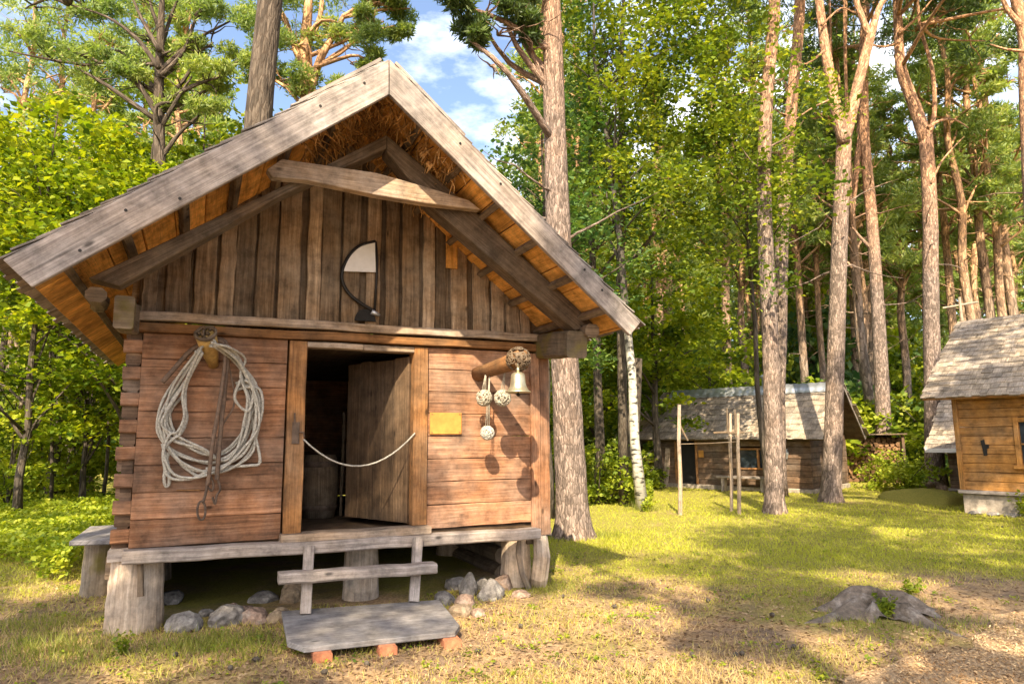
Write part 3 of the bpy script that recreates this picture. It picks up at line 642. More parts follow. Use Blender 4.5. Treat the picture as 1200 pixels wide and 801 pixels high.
def netball(px, py, d, r, mat, label, name, core=None):
    c = F(px, py, d); b = MB(); rr = random.Random(int(px*7+py))
    for k in range(34):
        v = Vector((rr.gauss(0, 1), rr.gauss(0, 1), rr.gauss(0, 1))).normalized(); t1 = v.cross(Vector((rr.gauss(0, 1), rr.gauss(0, 1), .3))).normalized(); t2 = v.cross(t1); q = rr.uniform(.55, 1)
        b.tube([c+(t1*math.cos(t)*q+t2*math.sin(t)*q+v*math.sqrt(max(0, 1-q*q))*rr.uniform(.8, 1.05))*r for t in np.linspace(rr.uniform(0, 3), rr.uniform(4, 7), 10)], .0055, 5, jit=.2)
    top = c+Vector((0, 0, r)); peg = F(px+3, 432, d*.95); st = MB()
    for o_ in (-.02, .02, .0): st.tube([top+Vector((o_, 0, -.02)), top.lerp(peg, .5)+Vector((o_*.4, 0, 0)), peg], .004, 5)
    parts = [('netting', b, mat, True, None), ('cord', st, M['net'], True, None)]
    if core: cb = MB(); cb.blob(c, (r*.9, r*.9, r*.9), sub=3, seed=4, amp=.02); parts.append(('float_ball', cb, core, True, None))
    return hroot(name, label, 'net float', c, parts)
M['glassf'] = plain('pale_glass', (.62, .64, .58), .2, 0, var=.1, bump=.05)
netball(567, 466, -.26, .078, M['net'], 'left of the two tangled twine balls under the right hand peg', 'twine_ball')
netball(589, 466, -.45, .078, M['net'], 'right of the two tangled twine balls, nearer the bell', 'twine_ball', M['net'])
netball(571, 507, -.30, .066, M['rope'], 'pale glass float in netting, lowest thing hanging beside the plaque', 'glass_float', M['glassf'])
# the D-shaped ornament on the gable
hoop = MB(); q = [F(440, 283, -.03), F(422, 288, -.03), F(409, 300, -.03), F(401, 318, -.03), F(402, 332, -.03), F(410, 345, -.03), F(424, 356, -.03), F(438, 364, -.03)]
hoop.tube(spline(q, 5), .017, 8); hoop.tube([F(440, 283, -.03), F(442, 305, -.03), F(441, 330, -.03), F(439, 364, -.03)], .013, 8)
wh = MB(); a = spline([F(439, 283, -.03), F(422, 289, -.03), F(410, 300, -.03), F(402, 318, -.03)], 5); pts = [(p.x, p.z) for p in a]+[(F(440, 319, -.03).x, F(440, 319, -.03).z)]
wh.prism(pts, -.042, -.03)
hl_ = MB(); c = F(428, 376, -.03); hl_.prism([(c.x+.10*math.cos(t), c.z+.115*math.sin(t)) for t in np.linspace(0, math.pi, 14)], -.035, -.02)
tp = MB(); c2 = F(439, 369, -.05); tp.tube([c2+Vector((-.03, 0, .03)), c2+Vector((.05, 0, 0))], [.03, .012], 8)
hroot('gable_ornament', 'half round black hoop with a white quarter panel mounted on the gable', 'ornament', F(430, 330, -.03), [('hoop', hoop, M['iron'], True, None), ('white_panel', wh, M['white'], False, None), ('dark_base', hl_, M['black'], False, None), ('metal_tip', tp, M['chrome'], True, None)])
# steps
st = thing('door_step', 'plank step on two slanting legs below the doorway', 'step', W(1.8, -.3, .2), R(YAW)); 
def stp(mb, n, m): mb.v = [v-Vector((1.8, -.3, .2)) for v in mb.v]; return mb.build(n, m, st)
for x0, x1, xb in ((1.39, 1.39, 1.35), (2.35, 2.35, 2.25)):
    b = MB(); b.plank((xb, -.42, .205), (x1, -.205, .70), .085, .05, side=(1, 0, 0), jit=.003); stp(b, 'step_leg', M['grey'])
b = MB(); b.plank((1.13, -.40, .50), (2.44, -.42, .475), .15, .085, side=(0, 1, 0), jit=.006, seg=10, ch=.015); stp(b, 'tread', M['grey'])
pl = MB(); pts = [(1.19, -.2), (2.48, -.42), (2.36, -1.25), (2.27, -1.40), (1.22, -1.29), (1.13, -1.10)]
pl.prism(pts, .16, .20, ax='z', udir=(1, -.1)); c = Vector((1.8, -.8, .2)); pl.v = [v-c for v in pl.v]
o = pl.build('platform', M['deck']); o.location = W(*c); o.rotation_euler = (0, 0, R(YAW)); tag(o, 'low worn wooden platform board on bricks before the steps', 'platform'); md = o.modifiers.new('b', 'BEVEL'); md.width = .006; md.segments = 2
for (bx, by), lb in zip(((1.34, -1.24), (1.78, -1.29), (2.24, -1.34)), ('left front brick supporting the wooden platform', 'middle front brick supporting the wooden platform', 'right front brick supporting the wooden platform')):
    b = MB(); b.plank((0, -.11, .0), (0, .11, 0), .125, .078, side=(1, 0, 0), jit=.003, seg=2, ch=.008); o = b.build('brick', M['brick']); o.location = W(bx, by-.0, .121); o.rotation_euler = (0, 0, R(YAW-4)); tag(o, lb, 'brick', 'bricks under the platform')
# stones
SM = [M['stone'], M['stone2'], M['stone3']]
stones = [(209, 741, .15, .11, 0, 'grey angular stone beside the thick left foundation log'), (262, 733, .17, .11, 0, 'bluish grey stone among grass under the hut'), (296, 731, .14, .1, 1, 'pinkish stone between the bluish stone and tan stone'), (322, 730, .11, .09, 2, 'tan stone touching the platform on its left'),
          (270, 718, .07, .06, 1, 'small pale pink stone left of its twin under the hut'), (287, 719, .075, .06, 1, 'small pale pink stone right of its twin under the hut'), (338, 706, .16, .14, 2, 'big tan stone behind the left step leg'),
          (196, 708, .13, .1, 0, 'dark stone just behind the left foundation log'), (306, 706, .15, .07, 0, 'flat greenish slab lying in shade under the hut'),
          (521, 708, .13, .08, 0, 'flat grey stone right behind the platform corner'), (537, 722, .12, .07, 2, 'flat tan stone beside the right platform edge'), (548, 698, .11, .17, 0, 'white upright stone right of the steps'), (545, 712, .1, .09, 1, 'pinkish stone below the white upright stone'),
          (575, 702, .16, .13, 0, 'large bluish stone in the heap near the right foundation'), (589, 690, .13, .11, 1, 'rounded stone behind the large bluish stone'), (533, 690, .12, .1, 0, 'mossy stone in the shade behind the heap'), (566, 690, .1, .08, 0, 'small dark stone at the back of the heap'),
          (610, 700, .1, .05, 1, 'low flat stone before the right foundation post'), (240, 722, .08, .05, 0, 'small half buried stone left of the pale twins'), (560, 722, .07, .05, 1, 'little stone at the front of the heap')]
for i, (px, py, r_, h_, mi, lb) in enumerate(stones):
    g = G(px, py); b = MB(); r_ *= 1.02; h_ *= 1.1; b.blob((0, 0, 0), (r_, r_*.8, h_), seed=i+3, sub=3, amp=.3); o = b.build('stone', SM[mi], None, smooth=False); o.location = (g.x, g.y+r_*.5, .1+h_*.2); o.rotation_euler = (0, 0, i*1.3); tag(o, lb, 'stone', 'stones under and before the hut')
# inside the hut, seen dimly through the door
r = thing('barrel', 'dark wooden barrel standing dimly inside the open door', 'barrel', W(1.75, 1.55, .745), R(YAW)); b = MB(); b.lathe([(0, 0), (.17, 0), (.2, .2), (.21, .35), (.2, .5), (.17, .68), (.15, .68), (.15, .6), (0, .6)], 20); b.build('barrel_body', M['dkbeam'], r, smooth=True)
for z in (.08, .55):
    b = MB(); b.lathe([(.186 if z < .3 else .192, z), (.2, z+.02), (.2, z+.05), (.19, z+.06)], 20); b.build('hoop', M['rust'], r, smooth=True)
b = MB(); b.tube([(1.98, 1.5, .75), (2.02, 1.65, 1.9)], .018, 7); hmesh(b, 'pole', M['dkbeam'], 'thin pole leaning inside the open doorway', 'pole')

# ------------------------------------------------------------------ vegetation builders
def unit(n): v = rng.normal(size=(n, 3)); return v/np.linalg.norm(v, axis=1)[:, None]
def leafquads(C, size, up=.6, asp=.7, var=.35):               # one rhombic leaf at each centre
    n = len(C); nn = unit(n); nn[:, 2] = np.abs(nn[:, 2])+up; nn /= np.linalg.norm(nn, axis=1)[:, None]
    r = unit(n); a = np.cross(nn, r); a /= np.linalg.norm(a, axis=1)[:, None]; b = np.cross(nn, a)
    s = (size*(1+rng.uniform(-var*1.5, var*1.5, n)))[:, None]
    a *= s*.5; b *= s*.5*asp; dr = -nn*s*.12
    return np.stack([C-a+dr, C-b*1.0, C+a+dr, C+b], axis=1)
def needlequads(C, size, k=3, wid=.22):
    C = np.repeat(C, k, axis=0); n = len(C); d = unit(n); d[:, 2] += .35; d /= np.linalg.norm(d, axis=1)[:, None]
    a = np.cross(d, unit(n)); a /= np.linalg.norm(a, axis=1)[:, None]; s = (size*(1+rng.uniform(-.4, .4, n)))[:, None]
    return np.stack([C, C+d*s*.5+a*s*wid*.5, C+d*s, C+d*s*.5-a*s*wid*.5], axis=1)
def clump(c, r, n, hollow=.35):
    p = unit(n)*(hollow+(1-hollow)*rng.random((n, 1))**.6); return np.array(c)+p*np.array(r)
def spray(c, r, n, flat=.22, twigs=9):                          # leaves along a fan of twigs: ragged layered outline
    out = []; c = np.array(c)
    for _ in range(twigs):
        an = rng.uniform(0, 2*np.pi); L_ = r*rng.uniform(.5, 1.15); d = np.array([math.cos(an), math.sin(an), rng.uniform(-.3, .25)])
        m = max(3, n//twigs); t = rng.random(m)**.7
        q = c+d*L_*t[:, None]+rng.normal(size=(m, 3))*np.array([.13, .13, flat*.4])*r; q[:, 2] -= (t**2)*r*.18; out.append(q)
    return np.concatenate(out)
def trunk_mb(pts, rads, n=12, jit=.04): b = MB(); b.tube(pts, rads, n, jit=jit); return b
def wander(p0, d, ln, k, amp=.25, grav=0.):
    p = Vector(p0); d = Vector(d).normalized(); q = [p.copy()]
    for _ in range(k):
        d = (d+Vector((random.gauss(0, amp), random.gauss(0, amp), random.gauss(0, amp)+grav))).normalized(); p = p+d*ln/k; q.append(p.copy())
    return q
def lerp_path(pts, z):
    for a, b in zip(pts, pts[1:]):
        if a.z <= z <= b.z: return a.lerp(b, (z-a.z)/max(1e-6, b.z-a.z))
    return pts[-1]
# --- broadleaf tree: trunk with limbs, crown of leaf sprays
def broadleaf(name, label, base, height, cz0, rad, nspray, per, lsize, lmat, bmat, r0=.14, group='', cat='tree', lean=(0, 0), cc=None, seed=1, flat=.22, zs=1., limbs=14, spr=.9, drop=0.):
    global rng; random.seed(seed); rng = np.random.default_rng(seed)
    x, y = base; t = thing(name, label, cat, (x, y, gz(x, y)-.05), 0, group or None)
    n = 9; pts = [Vector((lean[0]*(i/n)**1.2+random.gauss(0, .03)*height*.1, lean[1]*(i/n)+random.gauss(0, .03)*height*.1, height*.93*i/n)) for i in range(n+1)]; pts[0] = Vector((0, 0, 0))
    b = MB(); b.tube(pts, [r0*(1.25 if i == 0 else 1)*(1-.88*(i/n)) for i in range(n+1)], 10, jit=.06)
    C = []; cx, cy = cc or lean
    ends = []
    for i in range(nspray):
        u = unit(1)[0]; k = rng.random()**.45
        c = Vector((cx+u[0]*rad*k, cy+u[1]*rad*k, (cz0+height)/2+u[2]*(height-cz0)/2*k*zs)); ends.append(c)
        rs = spr*rng.uniform(.6, 1.2); C.append(spray(c, rs, per, flat)); 
    for e in ends[:limbs]:
        z = max(cz0*.6, min(height*.85, e.z-random.uniform(.3, 1.6))); s_ = lerp_path(pts, z); q = [s_, s_.lerp(e, .35)+Vector((0, 0, .15)), s_.lerp(e, .7)+Vector((random.gauss(0, .1), 0, .15)), e]
        rr = max(.012, r0*(1-z/height)*.55); b.tube(q, [rr, rr*.7, rr*.45, .008], 6, jit=.08)
    b.build('trunk', bmat, t, smooth=True)
    C = np.concatenate(C); C = C[C[:, 2] > drop]
    link('crown', quadmesh('crown', leafquads(C, lsize), [lmat]), t)
    return t
# --- pine with given trunk path
def pine(name, label, base, path, rads, clumps, bmat, tuft=.2, per=240, k=3, group=None, limbs=(), extra=None, seed=1, ntr=14, nmat=None, dead=10, deadz=(3, 9)):
    global rng; random.seed(seed); rng = np.random.default_rng(seed)
    x, y, z = base; t = thing(name, label, 'pine tree', base, 0, group)
    pts = spline(path, 4); m = len(pts); rr = [np.interp(i/(m-1)*(len(path)-1), range(len(path)), rads) for i in range(m)]
    b = MB(); b.tube(pts, rr, ntr, jit=.035); ph = random.uniform(0, 6)
    for i_, v in enumerate(b.v):
        if v.z < .6: th = math.atan2(v.y-pts[0].y, v.x-pts[0].x); k_ = 1+(.12+.26*(.5+.5*math.sin(5*th+ph)))*max(0, 1-v.z/.55)**1.6; b.v[i_] = Vector((v.x*k_, v.y*k_, v.z))
    for lp_, r_ in limbs:
        q = spline(lp_, 4); mm = len(q); b.tube(q, [r_[0]+(r_[1]-r_[0])*i/(mm-1) for i in range(mm)], 10, jit=.05)
    for _ in range(dead):                                      # bare dead twigs on the stem
        zz = random.uniform(*deadz); s_ = lerp_path(pts, zz); an = random.uniform(0, 6.3); q = wander(s_, (math.cos(an), math.sin(an), random.uniform(-.2, .5)), random.uniform(.5, 1.8), 5, .22)
        b.tube(q, [.03, .022, .016, .012, .008, .004], 5)
    C = []
    for c, r in clumps:
        c = Vector(c); s_ = lerp_path(pts, max(.5, c.z-random.uniform(.2, 1.5)))
        if limbs and c.z > pts[-1].z-.5:
            cand = [Vector(v) for lp_, r_ in limbs for v in lp_ if r_[0] > .05]; s_ = min(cand, key=lambda v: (v-c).length+(3 if v.z > c.z else 0))
        q = [s_, s_.lerp(c, .5)+Vector((random.gauss(0, .2), random.gauss(0, .2), .1)), c]
        b.tube(spline(q, 3), [.07*(1-.12*i) for i in range(7)], 6, jit=.1)
        for _ in range(4): b.tube(wander(c.lerp(s_, .25), (random.gauss(0, 1), random.gauss(0, 1), .2), r*1.1, 4, .3), [.022, .017, .012, .009, .004], 4)
        sub = max(2, int(r*4)); 
        for _ in range(sub):
            o_ = unit(1)[0]*r*.72; o_[2] *= .45; C.append(clump(np.array(c)+o_, np.array([.5, .5, .26])*r, per//sub))
    b.build('trunk', bmat, t, smooth=True)
    if C: link('crown', quadmesh('crown', needlequads(np.concatenate(C), tuft, k), [nmat or M['needle']]), t)
    return t
def px_path(base, pxs, Y):                                     # stem points seen at those pixels, relative to the base
    return [AT(px, py, Y)-Vector(base) for px, py in pxs]

# ------------------------------------------------------------------ pines standing near
def top_clumps(p, n, spread, r, seed, zr=(-1.5, 3.)):
    rr = random.Random(seed); return [(Vector(p)+Vector((rr.gauss(0, spread), rr.gauss(0, spread), rr.uniform(*zr))), r*rr.uniform(.7, 1.3)) for _ in range(n)]
# pine right of the hut
g = G(672, 632); g = Vector((g.x, g.y+.1, .05)); pth = [Vector((0, 0, 0)), Vector((0, 0, .35))]+px_path(g, [(667, 520), (661, 400), (655, 280), (650, 150), (646, 0)], 10.3)
e = pth[-1]; pth += [e+Vector((-.1, 0, 3)), e+Vector((.1, .1, 7)), e+Vector((.2, 0, 10))]
cl = top_clumps(e+Vector((0, .2, 8)), 26, 1.7, 1.0, 3, (-4, 3))
for px, py, Y, r_ in ((560, 20, 9.6, .45), (535, 5, 9.4, .45), (590, 12, 9.8, .5), (615, 35, 10., .35), (548, 45, 9.5, .25), (620, 0, 10, .5), (580, -25, 9.8, .6)): cl.append((AT(px, py, Y)-g, r_))
pine('pine_tree', 'thick pine trunk rising right beside the log hut', g, pth, [.31, .255, .23, .215, .20, .18, .155, .13, .09, .04], cl, M['pine'], tuft=.13, per=330, k=4, seed=3, ntr=22, dead=5, deadz=(4, 7))
# pine behind the left slope of the hut
g = Vector((-3.55, 9.6, .05)); pth = [Vector((0, 0, 0))]+px_path(g, [(292, 420), (297, 280), (303, 140), (318, -10)], 9.6); e = pth[-1]; pth += [e+Vector((.2, 0, 3.5)), e+Vector((.2, 0, 7))]
pine('pine_tree', 'dark leaning pine trunk behind the left slope of the hut roof', g, pth, [.26, .23, .215, .20, .185, .14, .05], top_clumps(e+Vector((0, 0, 6)), 18, 1.5, 1., 5, (-2.5, 3)), M['dark_bark'], seed=5, ntr=18, dead=3, deadz=(5, 7))
# pine A
g = G(908, 602); g.z = .05; pth = [Vector((0, 0, 0)), Vector((0, 0, .3))]+px_path(g, [(906, 500), (902, 380), (895, 230), (899, 110), (908, -20)], 13.3); e = pth[-1]; pth += [e+Vector((0, 0, 4)), e+Vector((0, 0, 8))]
pine('pine_tree', 'pinkish pine trunk standing between the net poles and the forked pine', g, pth, [.22, .18, .17, .16, .145, .13, .12, .1, .04], top_clumps(e+Vector((0, 0, 6)), 20, 1.6, 1.1, 7, (-3, 3)), M['pine'], seed=7, ntr=18, dead=8, deadz=(6, 9.5))
g = Vector((AT(909, 560, 17).x, 17., .1)); pth = [Vector((0, 0, 0))]+px_path(g, [(911, 470), (914, 380), (917, 260), (928, 120), (938, -20)], 17.); e = pth[-1]; pth += [e+Vector((0, 0, 4)), e+Vector((0, 0, 7))]
pine('pine_tree', 'slimmer orange topped pine just behind the pinkish pine trunk', g, pth, [.24, .19, .18, .16, .15, .14, .1, .04], top_clumps(e+Vector((0, 0, 5)), 18, 1.5, 1.1, 8, (-3, 3)), M['pine'], seed=8, ntr=14, dead=8, deadz=(6, 11))
# forked pine B
g = G(975, 588); g.z = .05; pth = [Vector((0, 0, 0)), Vector((0, 0, .3))]+px_path(g, [(977, 500), (980, 400), (984, 280), (989, 165)], 15.5); fk = pth[-1]
armL = px_path(g, [(989, 168), (976, 110), (966, 50), (957, -20)], 15.4); armR = px_path(g, [(989, 168), (1003, 110), (1018, 50), (1024, 28)], 15.6)
sub = px_path(g, [(1020, 45), (1008, 15), (1000, -20)], 15.6); sub2 = px_path(g, [(1022, 40), (1030, 10), (1045, -25)], 15.6)
limbs = [(armL+[armL[-1]+Vector((-.2, 0, 4))], (.15, .075)), (armR, (.15, .10)), (sub+[sub[-1]+Vector((0, 0, 3))], (.09, .05)), (sub2+[sub2[-1]+Vector((.5, 0, 3))], (.08, .05)),
         (px_path(g, [(966, 60), (945, 75), (930, 70)], 15.), (.035, .01)), (px_path(g, [(978, 115), (955, 125), (932, 140), (920, 152)], 15.), (.03, .008)), (px_path(g, [(963, 30), (985, 10), (1000, 15)], 15.2), (.03, .008))]
pine('pine_tree', 'tall pine whose trunk forks into two orange arms', g, pth, [.26, .215, .20, .19, .18, .17], top_clumps(fk+Vector((0, 0, 7.5)), 24, 2., 1.1, 9, (-2, 3)), M['pine'], limbs=limbs, seed=9, ntr=20, dead=3, deadz=(5, 7))
# pine C and D, further back
g = Vector((AT(1036, 560, 22).x, 22, gz(12, 22))); pth = [Vector((0, 0, 0))]+px_path(g, [(1034, 470), (1028, 350), (1021, 250), (1013, 160), (1012, 60), (1015, -20)], 22.); e = pth[-1]
pine('pine_tree', 'thin curved pine right of the forked pine with a bare low side branch', g, pth+[e+Vector((0, 0, 3))], [.26, .23, .2, .18, .165, .15, .12, .05], top_clumps(e+Vector((0, 0, 1)), 22, 1.7, 1.1, 10, (-3, 3)), M['pine'], limbs=[(px_path(g, [(1022, 292), (1008, 278), (998, 265)], 22), (.07, .03))], seed=10, dead=8, deadz=(5, 12))
g = Vector((AT(1094, 545, 20).x, 20, gz(12, 20))); pth = [Vector((0, 0, 0))]+px_path(g, [(1093, 460), (1091, 350), (1090, 250), (1085, 160)], 20.); fk = pth[-1]
limbs = [(px_path(g, [(1085, 165), (1072, 125), (1056, 80), (1052, 20), (1050, -20)], 20.), (.2, .11)), (px_path(g, [(1087, 165), (1095, 130), (1092, 80), (1078, 30), (1075, -15)], 20.1), (.08, .04)),
         (px_path(g, [(1087, 150), (1100, 142), (1118, 140), (1135, 150)], 19.8), (.06, .015)), (px_path(g, [(1091, 215), (1103, 190), (1120, 170), (1130, 160)], 19.8), (.04, .01)), (px_path(g, [(1054, 50), (1035, 55), (1020, 52)], 19.8), (.05, .02)), (px_path(g, [(1053, 40), (1075, 20), (1092, 0)], 19.8), (.05, .02))]
pine('pine_tree', 'crooked orange limbed pine behind the thatched corner house', g, pth, [.27, .235, .22, .21, .2], top_clumps(AT(1060, -20, 20)-g+Vector((0, 0, 1.5)), 26, 2., 1.1, 12, (-3.2, 3)), M['pine'], limbs=limbs, seed=12, dead=4, deadz=(6, 10))
g = Vector((AT(1200, 560, 17).x+.35, 17, .1)); pth = [Vector((0, 0, 0))]+px_path(g, [(1215, 470), (1212, 300), (1203, 120), (1200, 40), (1188, -10)], 17.); e = pth[-1]
pine('pine_tree', 'orange pine cut by the right edge of the picture above the house', g, pth+[e+Vector((-.3, 0, 3))], [.24, .22, .2, .17, .15, .13, .06], top_clumps(e+Vector((0, 0, 2.5)), 16, 1.5, 1., 13, (-1.5, 3)), M['pine'], limbs=[(px_path(g, [(1201, 60), (1180, 58), (1160, 52)], 16.8), (.05, .015)), (px_path(g, [(1196, 30), (1180, 10), (1172, -10)], 16.8), (.08, .05))], seed=13, dead=4, deadz=(7, 11))
# old pine with bright orange limbs above the ridge, and the dark spreading one left of it
g = Vector((AT(360, 500, 17).x, 17, .1)); pth = [Vector((0, 0, 0))]+px_path(g, [(366, 400), (362, 250), (362, 130), (358, 60), (362, 0)], 17.); e = pth[-1]
limbs = [(px_path(g, [(362, 110), (375, 70), (392, 40), (402, 20)], 17), (.13, .06)), (px_path(g, [(360, 90), (345, 55), (335, 25), (325, 5)], 17), (.11, .05)), (px_path(g, [(362, 50), (375, 20), (378, -10)], 17), (.09, .05)), (px_path(g, [(375, 75), (400, 62), (425, 40), (450, 25)], 17), (.05, .02))]
cl = [(AT(px, py, 17)-g, r_) for px, py, r_ in ((420, 45, .8), (440, 25, .6), (405, 30, .8), (430, 70, .5), (345, 55, .9), (330, 15, 1.), (375, -20, 1.2), (410, -15, 1.), (455, 5, .8), (480, 10, .7), (300, 40, .9), (350, 100, .8), (320, 90, .8), (385, 105, .7), (290, 80, .7), (462, 30, .5), (475, -10, .9))]
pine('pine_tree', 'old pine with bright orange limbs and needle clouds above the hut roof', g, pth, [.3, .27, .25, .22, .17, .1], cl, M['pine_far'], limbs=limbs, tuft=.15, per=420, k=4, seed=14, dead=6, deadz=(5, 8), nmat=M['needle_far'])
g = Vector((AT(185, 500, 15).x, 15, .1)); pth = [Vector((0, 0, 0))]+px_path(g, [(190, 400), (188, 250), (186, 120), (188, 50), (190, 0)], 15.)
limbs = [(px_path(g, a, 15+i*.2-.5), (.06, .015)) for i, a in enumerate([[(186, 80), (160, 45), (125, 20), (80, 5)], [(187, 60), (165, 20), (150, -15)], [(188, 90), (215, 60), (230, 20), (245, -10)], [(188, 120), (215, 95), (235, 60), (250, 55)], [(188, 60), (200, 20), (215, -15)], [(187, 110), (160, 80), (140, 60), (120, 62)], [(188, 40), (178, 10), (172, -15)]])]
cl = [(AT(px, py, 15)-g, r_) for px, py, r_ in ((30, 10, 1.1), (60, 50, .9), (10, 60, 1.), (90, 80, .8), (170, 40, .7), (200, 60, .7), (225, 90, .7), (160, 90, .6), (120, 20, .6), (150, -10, .9), (230, 10, .9), (250, 50, .6), (100, 5, .5), (260, 90, .5), (215, -20, .9), (270, 25, .7), (140, 70, .6), (205, 120, .5), (240, 130, .6), (280, 70, .5))]
pine('pine_tree', 'dark pine with many thin crooked branches above the bright maple', g, pth, [.2, .18, .15, .12, .09, .06], cl, M['dark_bark'], limbs=limbs, tuft=.15, per=300, k=3, seed=15, dead=6, deadz=(5, 9), nmat=M['needle_far'])

# ------------------------------------------------------------------ broadleaf trees
def BX(px, Y): return (px-600)/782*Y*.985
LF = .105
broadleaf('maple_tree', 'bright yellow green maple spreading along the left edge', (BX(25, 12.5), 12.5), 8.6, 1.5, 2.9, 84, 150, .125, M['maple'], M['dark_bark'], .075, seed=21, limbs=20, spr=.95)
broadleaf('maple_tree', 'bright maple whose leaves reach up against the left roof slope', (BX(150, 13.5), 13.5), 8.4, 2.2, 2.6, 76, 150, .125, M['maple'], M['dark_bark'], .12, seed=22, limbs=20, spr=.95)
broadleaf('maple_tree', 'light maple closing the upper left corner of the wood', (BX(60, 15.5), 15.5), 9.6, 3, 3.2, 80, 150, .15, M['maple'], M['dark_bark'], .13, seed=26, limbs=16, spr=1.05)
broadleaf('maple_tree', 'darker green tree filling the gap behind the two bright maples', (BX(80, 19), 19), 9.5, 1., 4., 80, 150, .17, M['birchl'], M['dark_bark'], .15, seed=23, spr=1.2)
broadleaf('maple_tree', 'young broad leaved tree with thin dark stem near the left eave', (BX(96, 14.5), 14.5), 4.2, 1.6, 1.5, 26, 120, .12, M['maple'], M['dark_bark'], .07, seed=24, spr=.7)
broadleaf('maple_tree', 'broad leaved tree behind the ridge line left of the dark trunk', (BX(245, 18), 18), 8.6, 2, 3., 60, 140, .16, M['maple'], M['dark_bark'], .14, seed=25, spr=1.1)
broadleaf('birch_tree', 'slender birch with white lower trunk and dark upper stem', (BX(749, 14.2)+.02, 14.2), 14, 4.4, 2.3, 105, 110, LF, M['birchl'], M['birch'], .11, seed=31, lean=(-.85, 0), cc=(.1, .2), limbs=34, spr=.85, flat=.5)
broadleaf('birch_tree', 'leafy birch crown hanging right of the dark upper birch stem', (BX(899, 14.9), 14.9), 13., 3.9, 2.4, 125, 120, LF, M['birchl'], M['dark_bark'], .07, seed=32, limbs=26, spr=.9, flat=.5, lean=(-.5, 0), cc=(-.95, -1.2))
broadleaf('linden_tree', 'blue green leafed tree directly behind the thick pine trunk', (BX(640, 13.), 13.), 8.6, 2.2, 1.75, 70, 120, LF, M['darkl'], M['dark_bark'], .12, seed=33, limbs=20, spr=.7, flat=.4)
broadleaf('linden_tree', 'tall tree with airy dark leaves beyond the right roof slope', (BX(700, 16), 16), 13, 5, 2., 70, 110, LF, M['darkl'], M['dark_bark'], .13, seed=34, limbs=24, spr=.85, flat=.5)
broadleaf('linden_tree', 'yellow green tree lit behind the slender birch', (BX(770, 20), 20), 8., 1.2, 2.8, 80, 130, .15, M['maple'], M['dark_bark'], .13, seed=35, limbs=14, spr=1.)
broadleaf('linden_tree', 'green tree behind the left end of the low shed', (BX(700, 22), 22), 8.5, .5, 3., 76, 130, .17, M['bushl'], M['dark_bark'], .14, seed=36, spr=1.1)
broadleaf('linden_tree', 'yellowing young tree above the low shed ridge', (BX(835, 23), 23), 5.6, 1., 2.2, 50, 120, .17, M['limel'], M['dark_bark'], .1, seed=37, spr=1.)
broadleaf('maple_tree', 'airy sapling low at the left edge above the green cover', (BX(12, 13.5), 13.5), 3.4, .4, 1.3, 30, 100, .11, M['limel'], M['dark_bark'], .03, seed=38, spr=.6, limbs=10)
broadleaf('maple_tree', 'low airy sapling between the slim stems left of the hut', (BX(70, 16.5), 16.5), 3.0, .4, 1.3, 28, 100, .12, M['maple'], M['dark_bark'], .03, seed=39, spr=.6, limbs=10)
broadleaf('linden_tree', 'pale leafy crown high behind the dark branching pine', (BX(215, 19), 19), 12.5, 6, 2.6, 70, 130, .16, M['birchl'], M['dark_bark'], .12, seed=27, limbs=14, spr=1.1)
broadleaf('linden_tree', 'pale leafy crown at the top left corner beyond the maples', (BX(-10, 18), 18), 12., 5, 2.8, 66, 130, .16, M['birchl'], M['dark_bark'], .12, seed=28, limbs=14, spr=1.1)
# grey leaning trunk behind the birch
b = MB(); g = Vector((BX(737, 16.5), 16.5, .05)); q = [Vector((0, 0, 0))]+px_path(g, [(737, 560), (740, 520), (744, 470), (748, 420)], 16.5); b.tube(q, [.2, .2, .18, .15, .1], 12, jit=.05)
o = thing('old_trunk', 'grey leaning trunk just behind the slender birch', 'tree', g); b.build('trunk', M['dark_bark'], o, smooth=True)
# crooked bare limb hanging out of the leaves: belongs to a dark stem behind
g = Vector((BX(728, 15.2), 15.2, .05)); o = thing('alder_tree', 'thin dark stem with one crooked bare limb reaching right', 'tree', g)
b = MB(); b.tube([Vector((0, 0, 0))]+px_path(g, [(730, 480), (727, 330), (729, 200), (728, 60), (731, 0)], 15.2), [.12, .11, .1, .09, .07, .04], 10, jit=.05)
for a, r_ in (([(728, 310), (745, 300), (765, 275), (785, 245), (800, 240), (815, 195)], (.065, .02)), ([(728, 170), (705, 150), (690, 120), (700, 90)], (.04, .01)), ([(729, 130), (750, 110), (775, 75), (788, 72)], (.035, .01)), ([(728, 250), (700, 200), (670, 185)], (.03, .01)), ([(729, 90), (712, 60), (700, 20)], (.03, .01)), ([(750, 110), (745, 60), (760, 30)], (.02, .008))):
    q = spline(px_path(g, a, 15.2), 3); b.tube(q, [r_[0]+(r_[1]-r_[0])*i/(len(q)-1) for i in range(len(q))], 7, jit=.1)
b.build('trunk', M['dark_bark'], o, smooth=True)

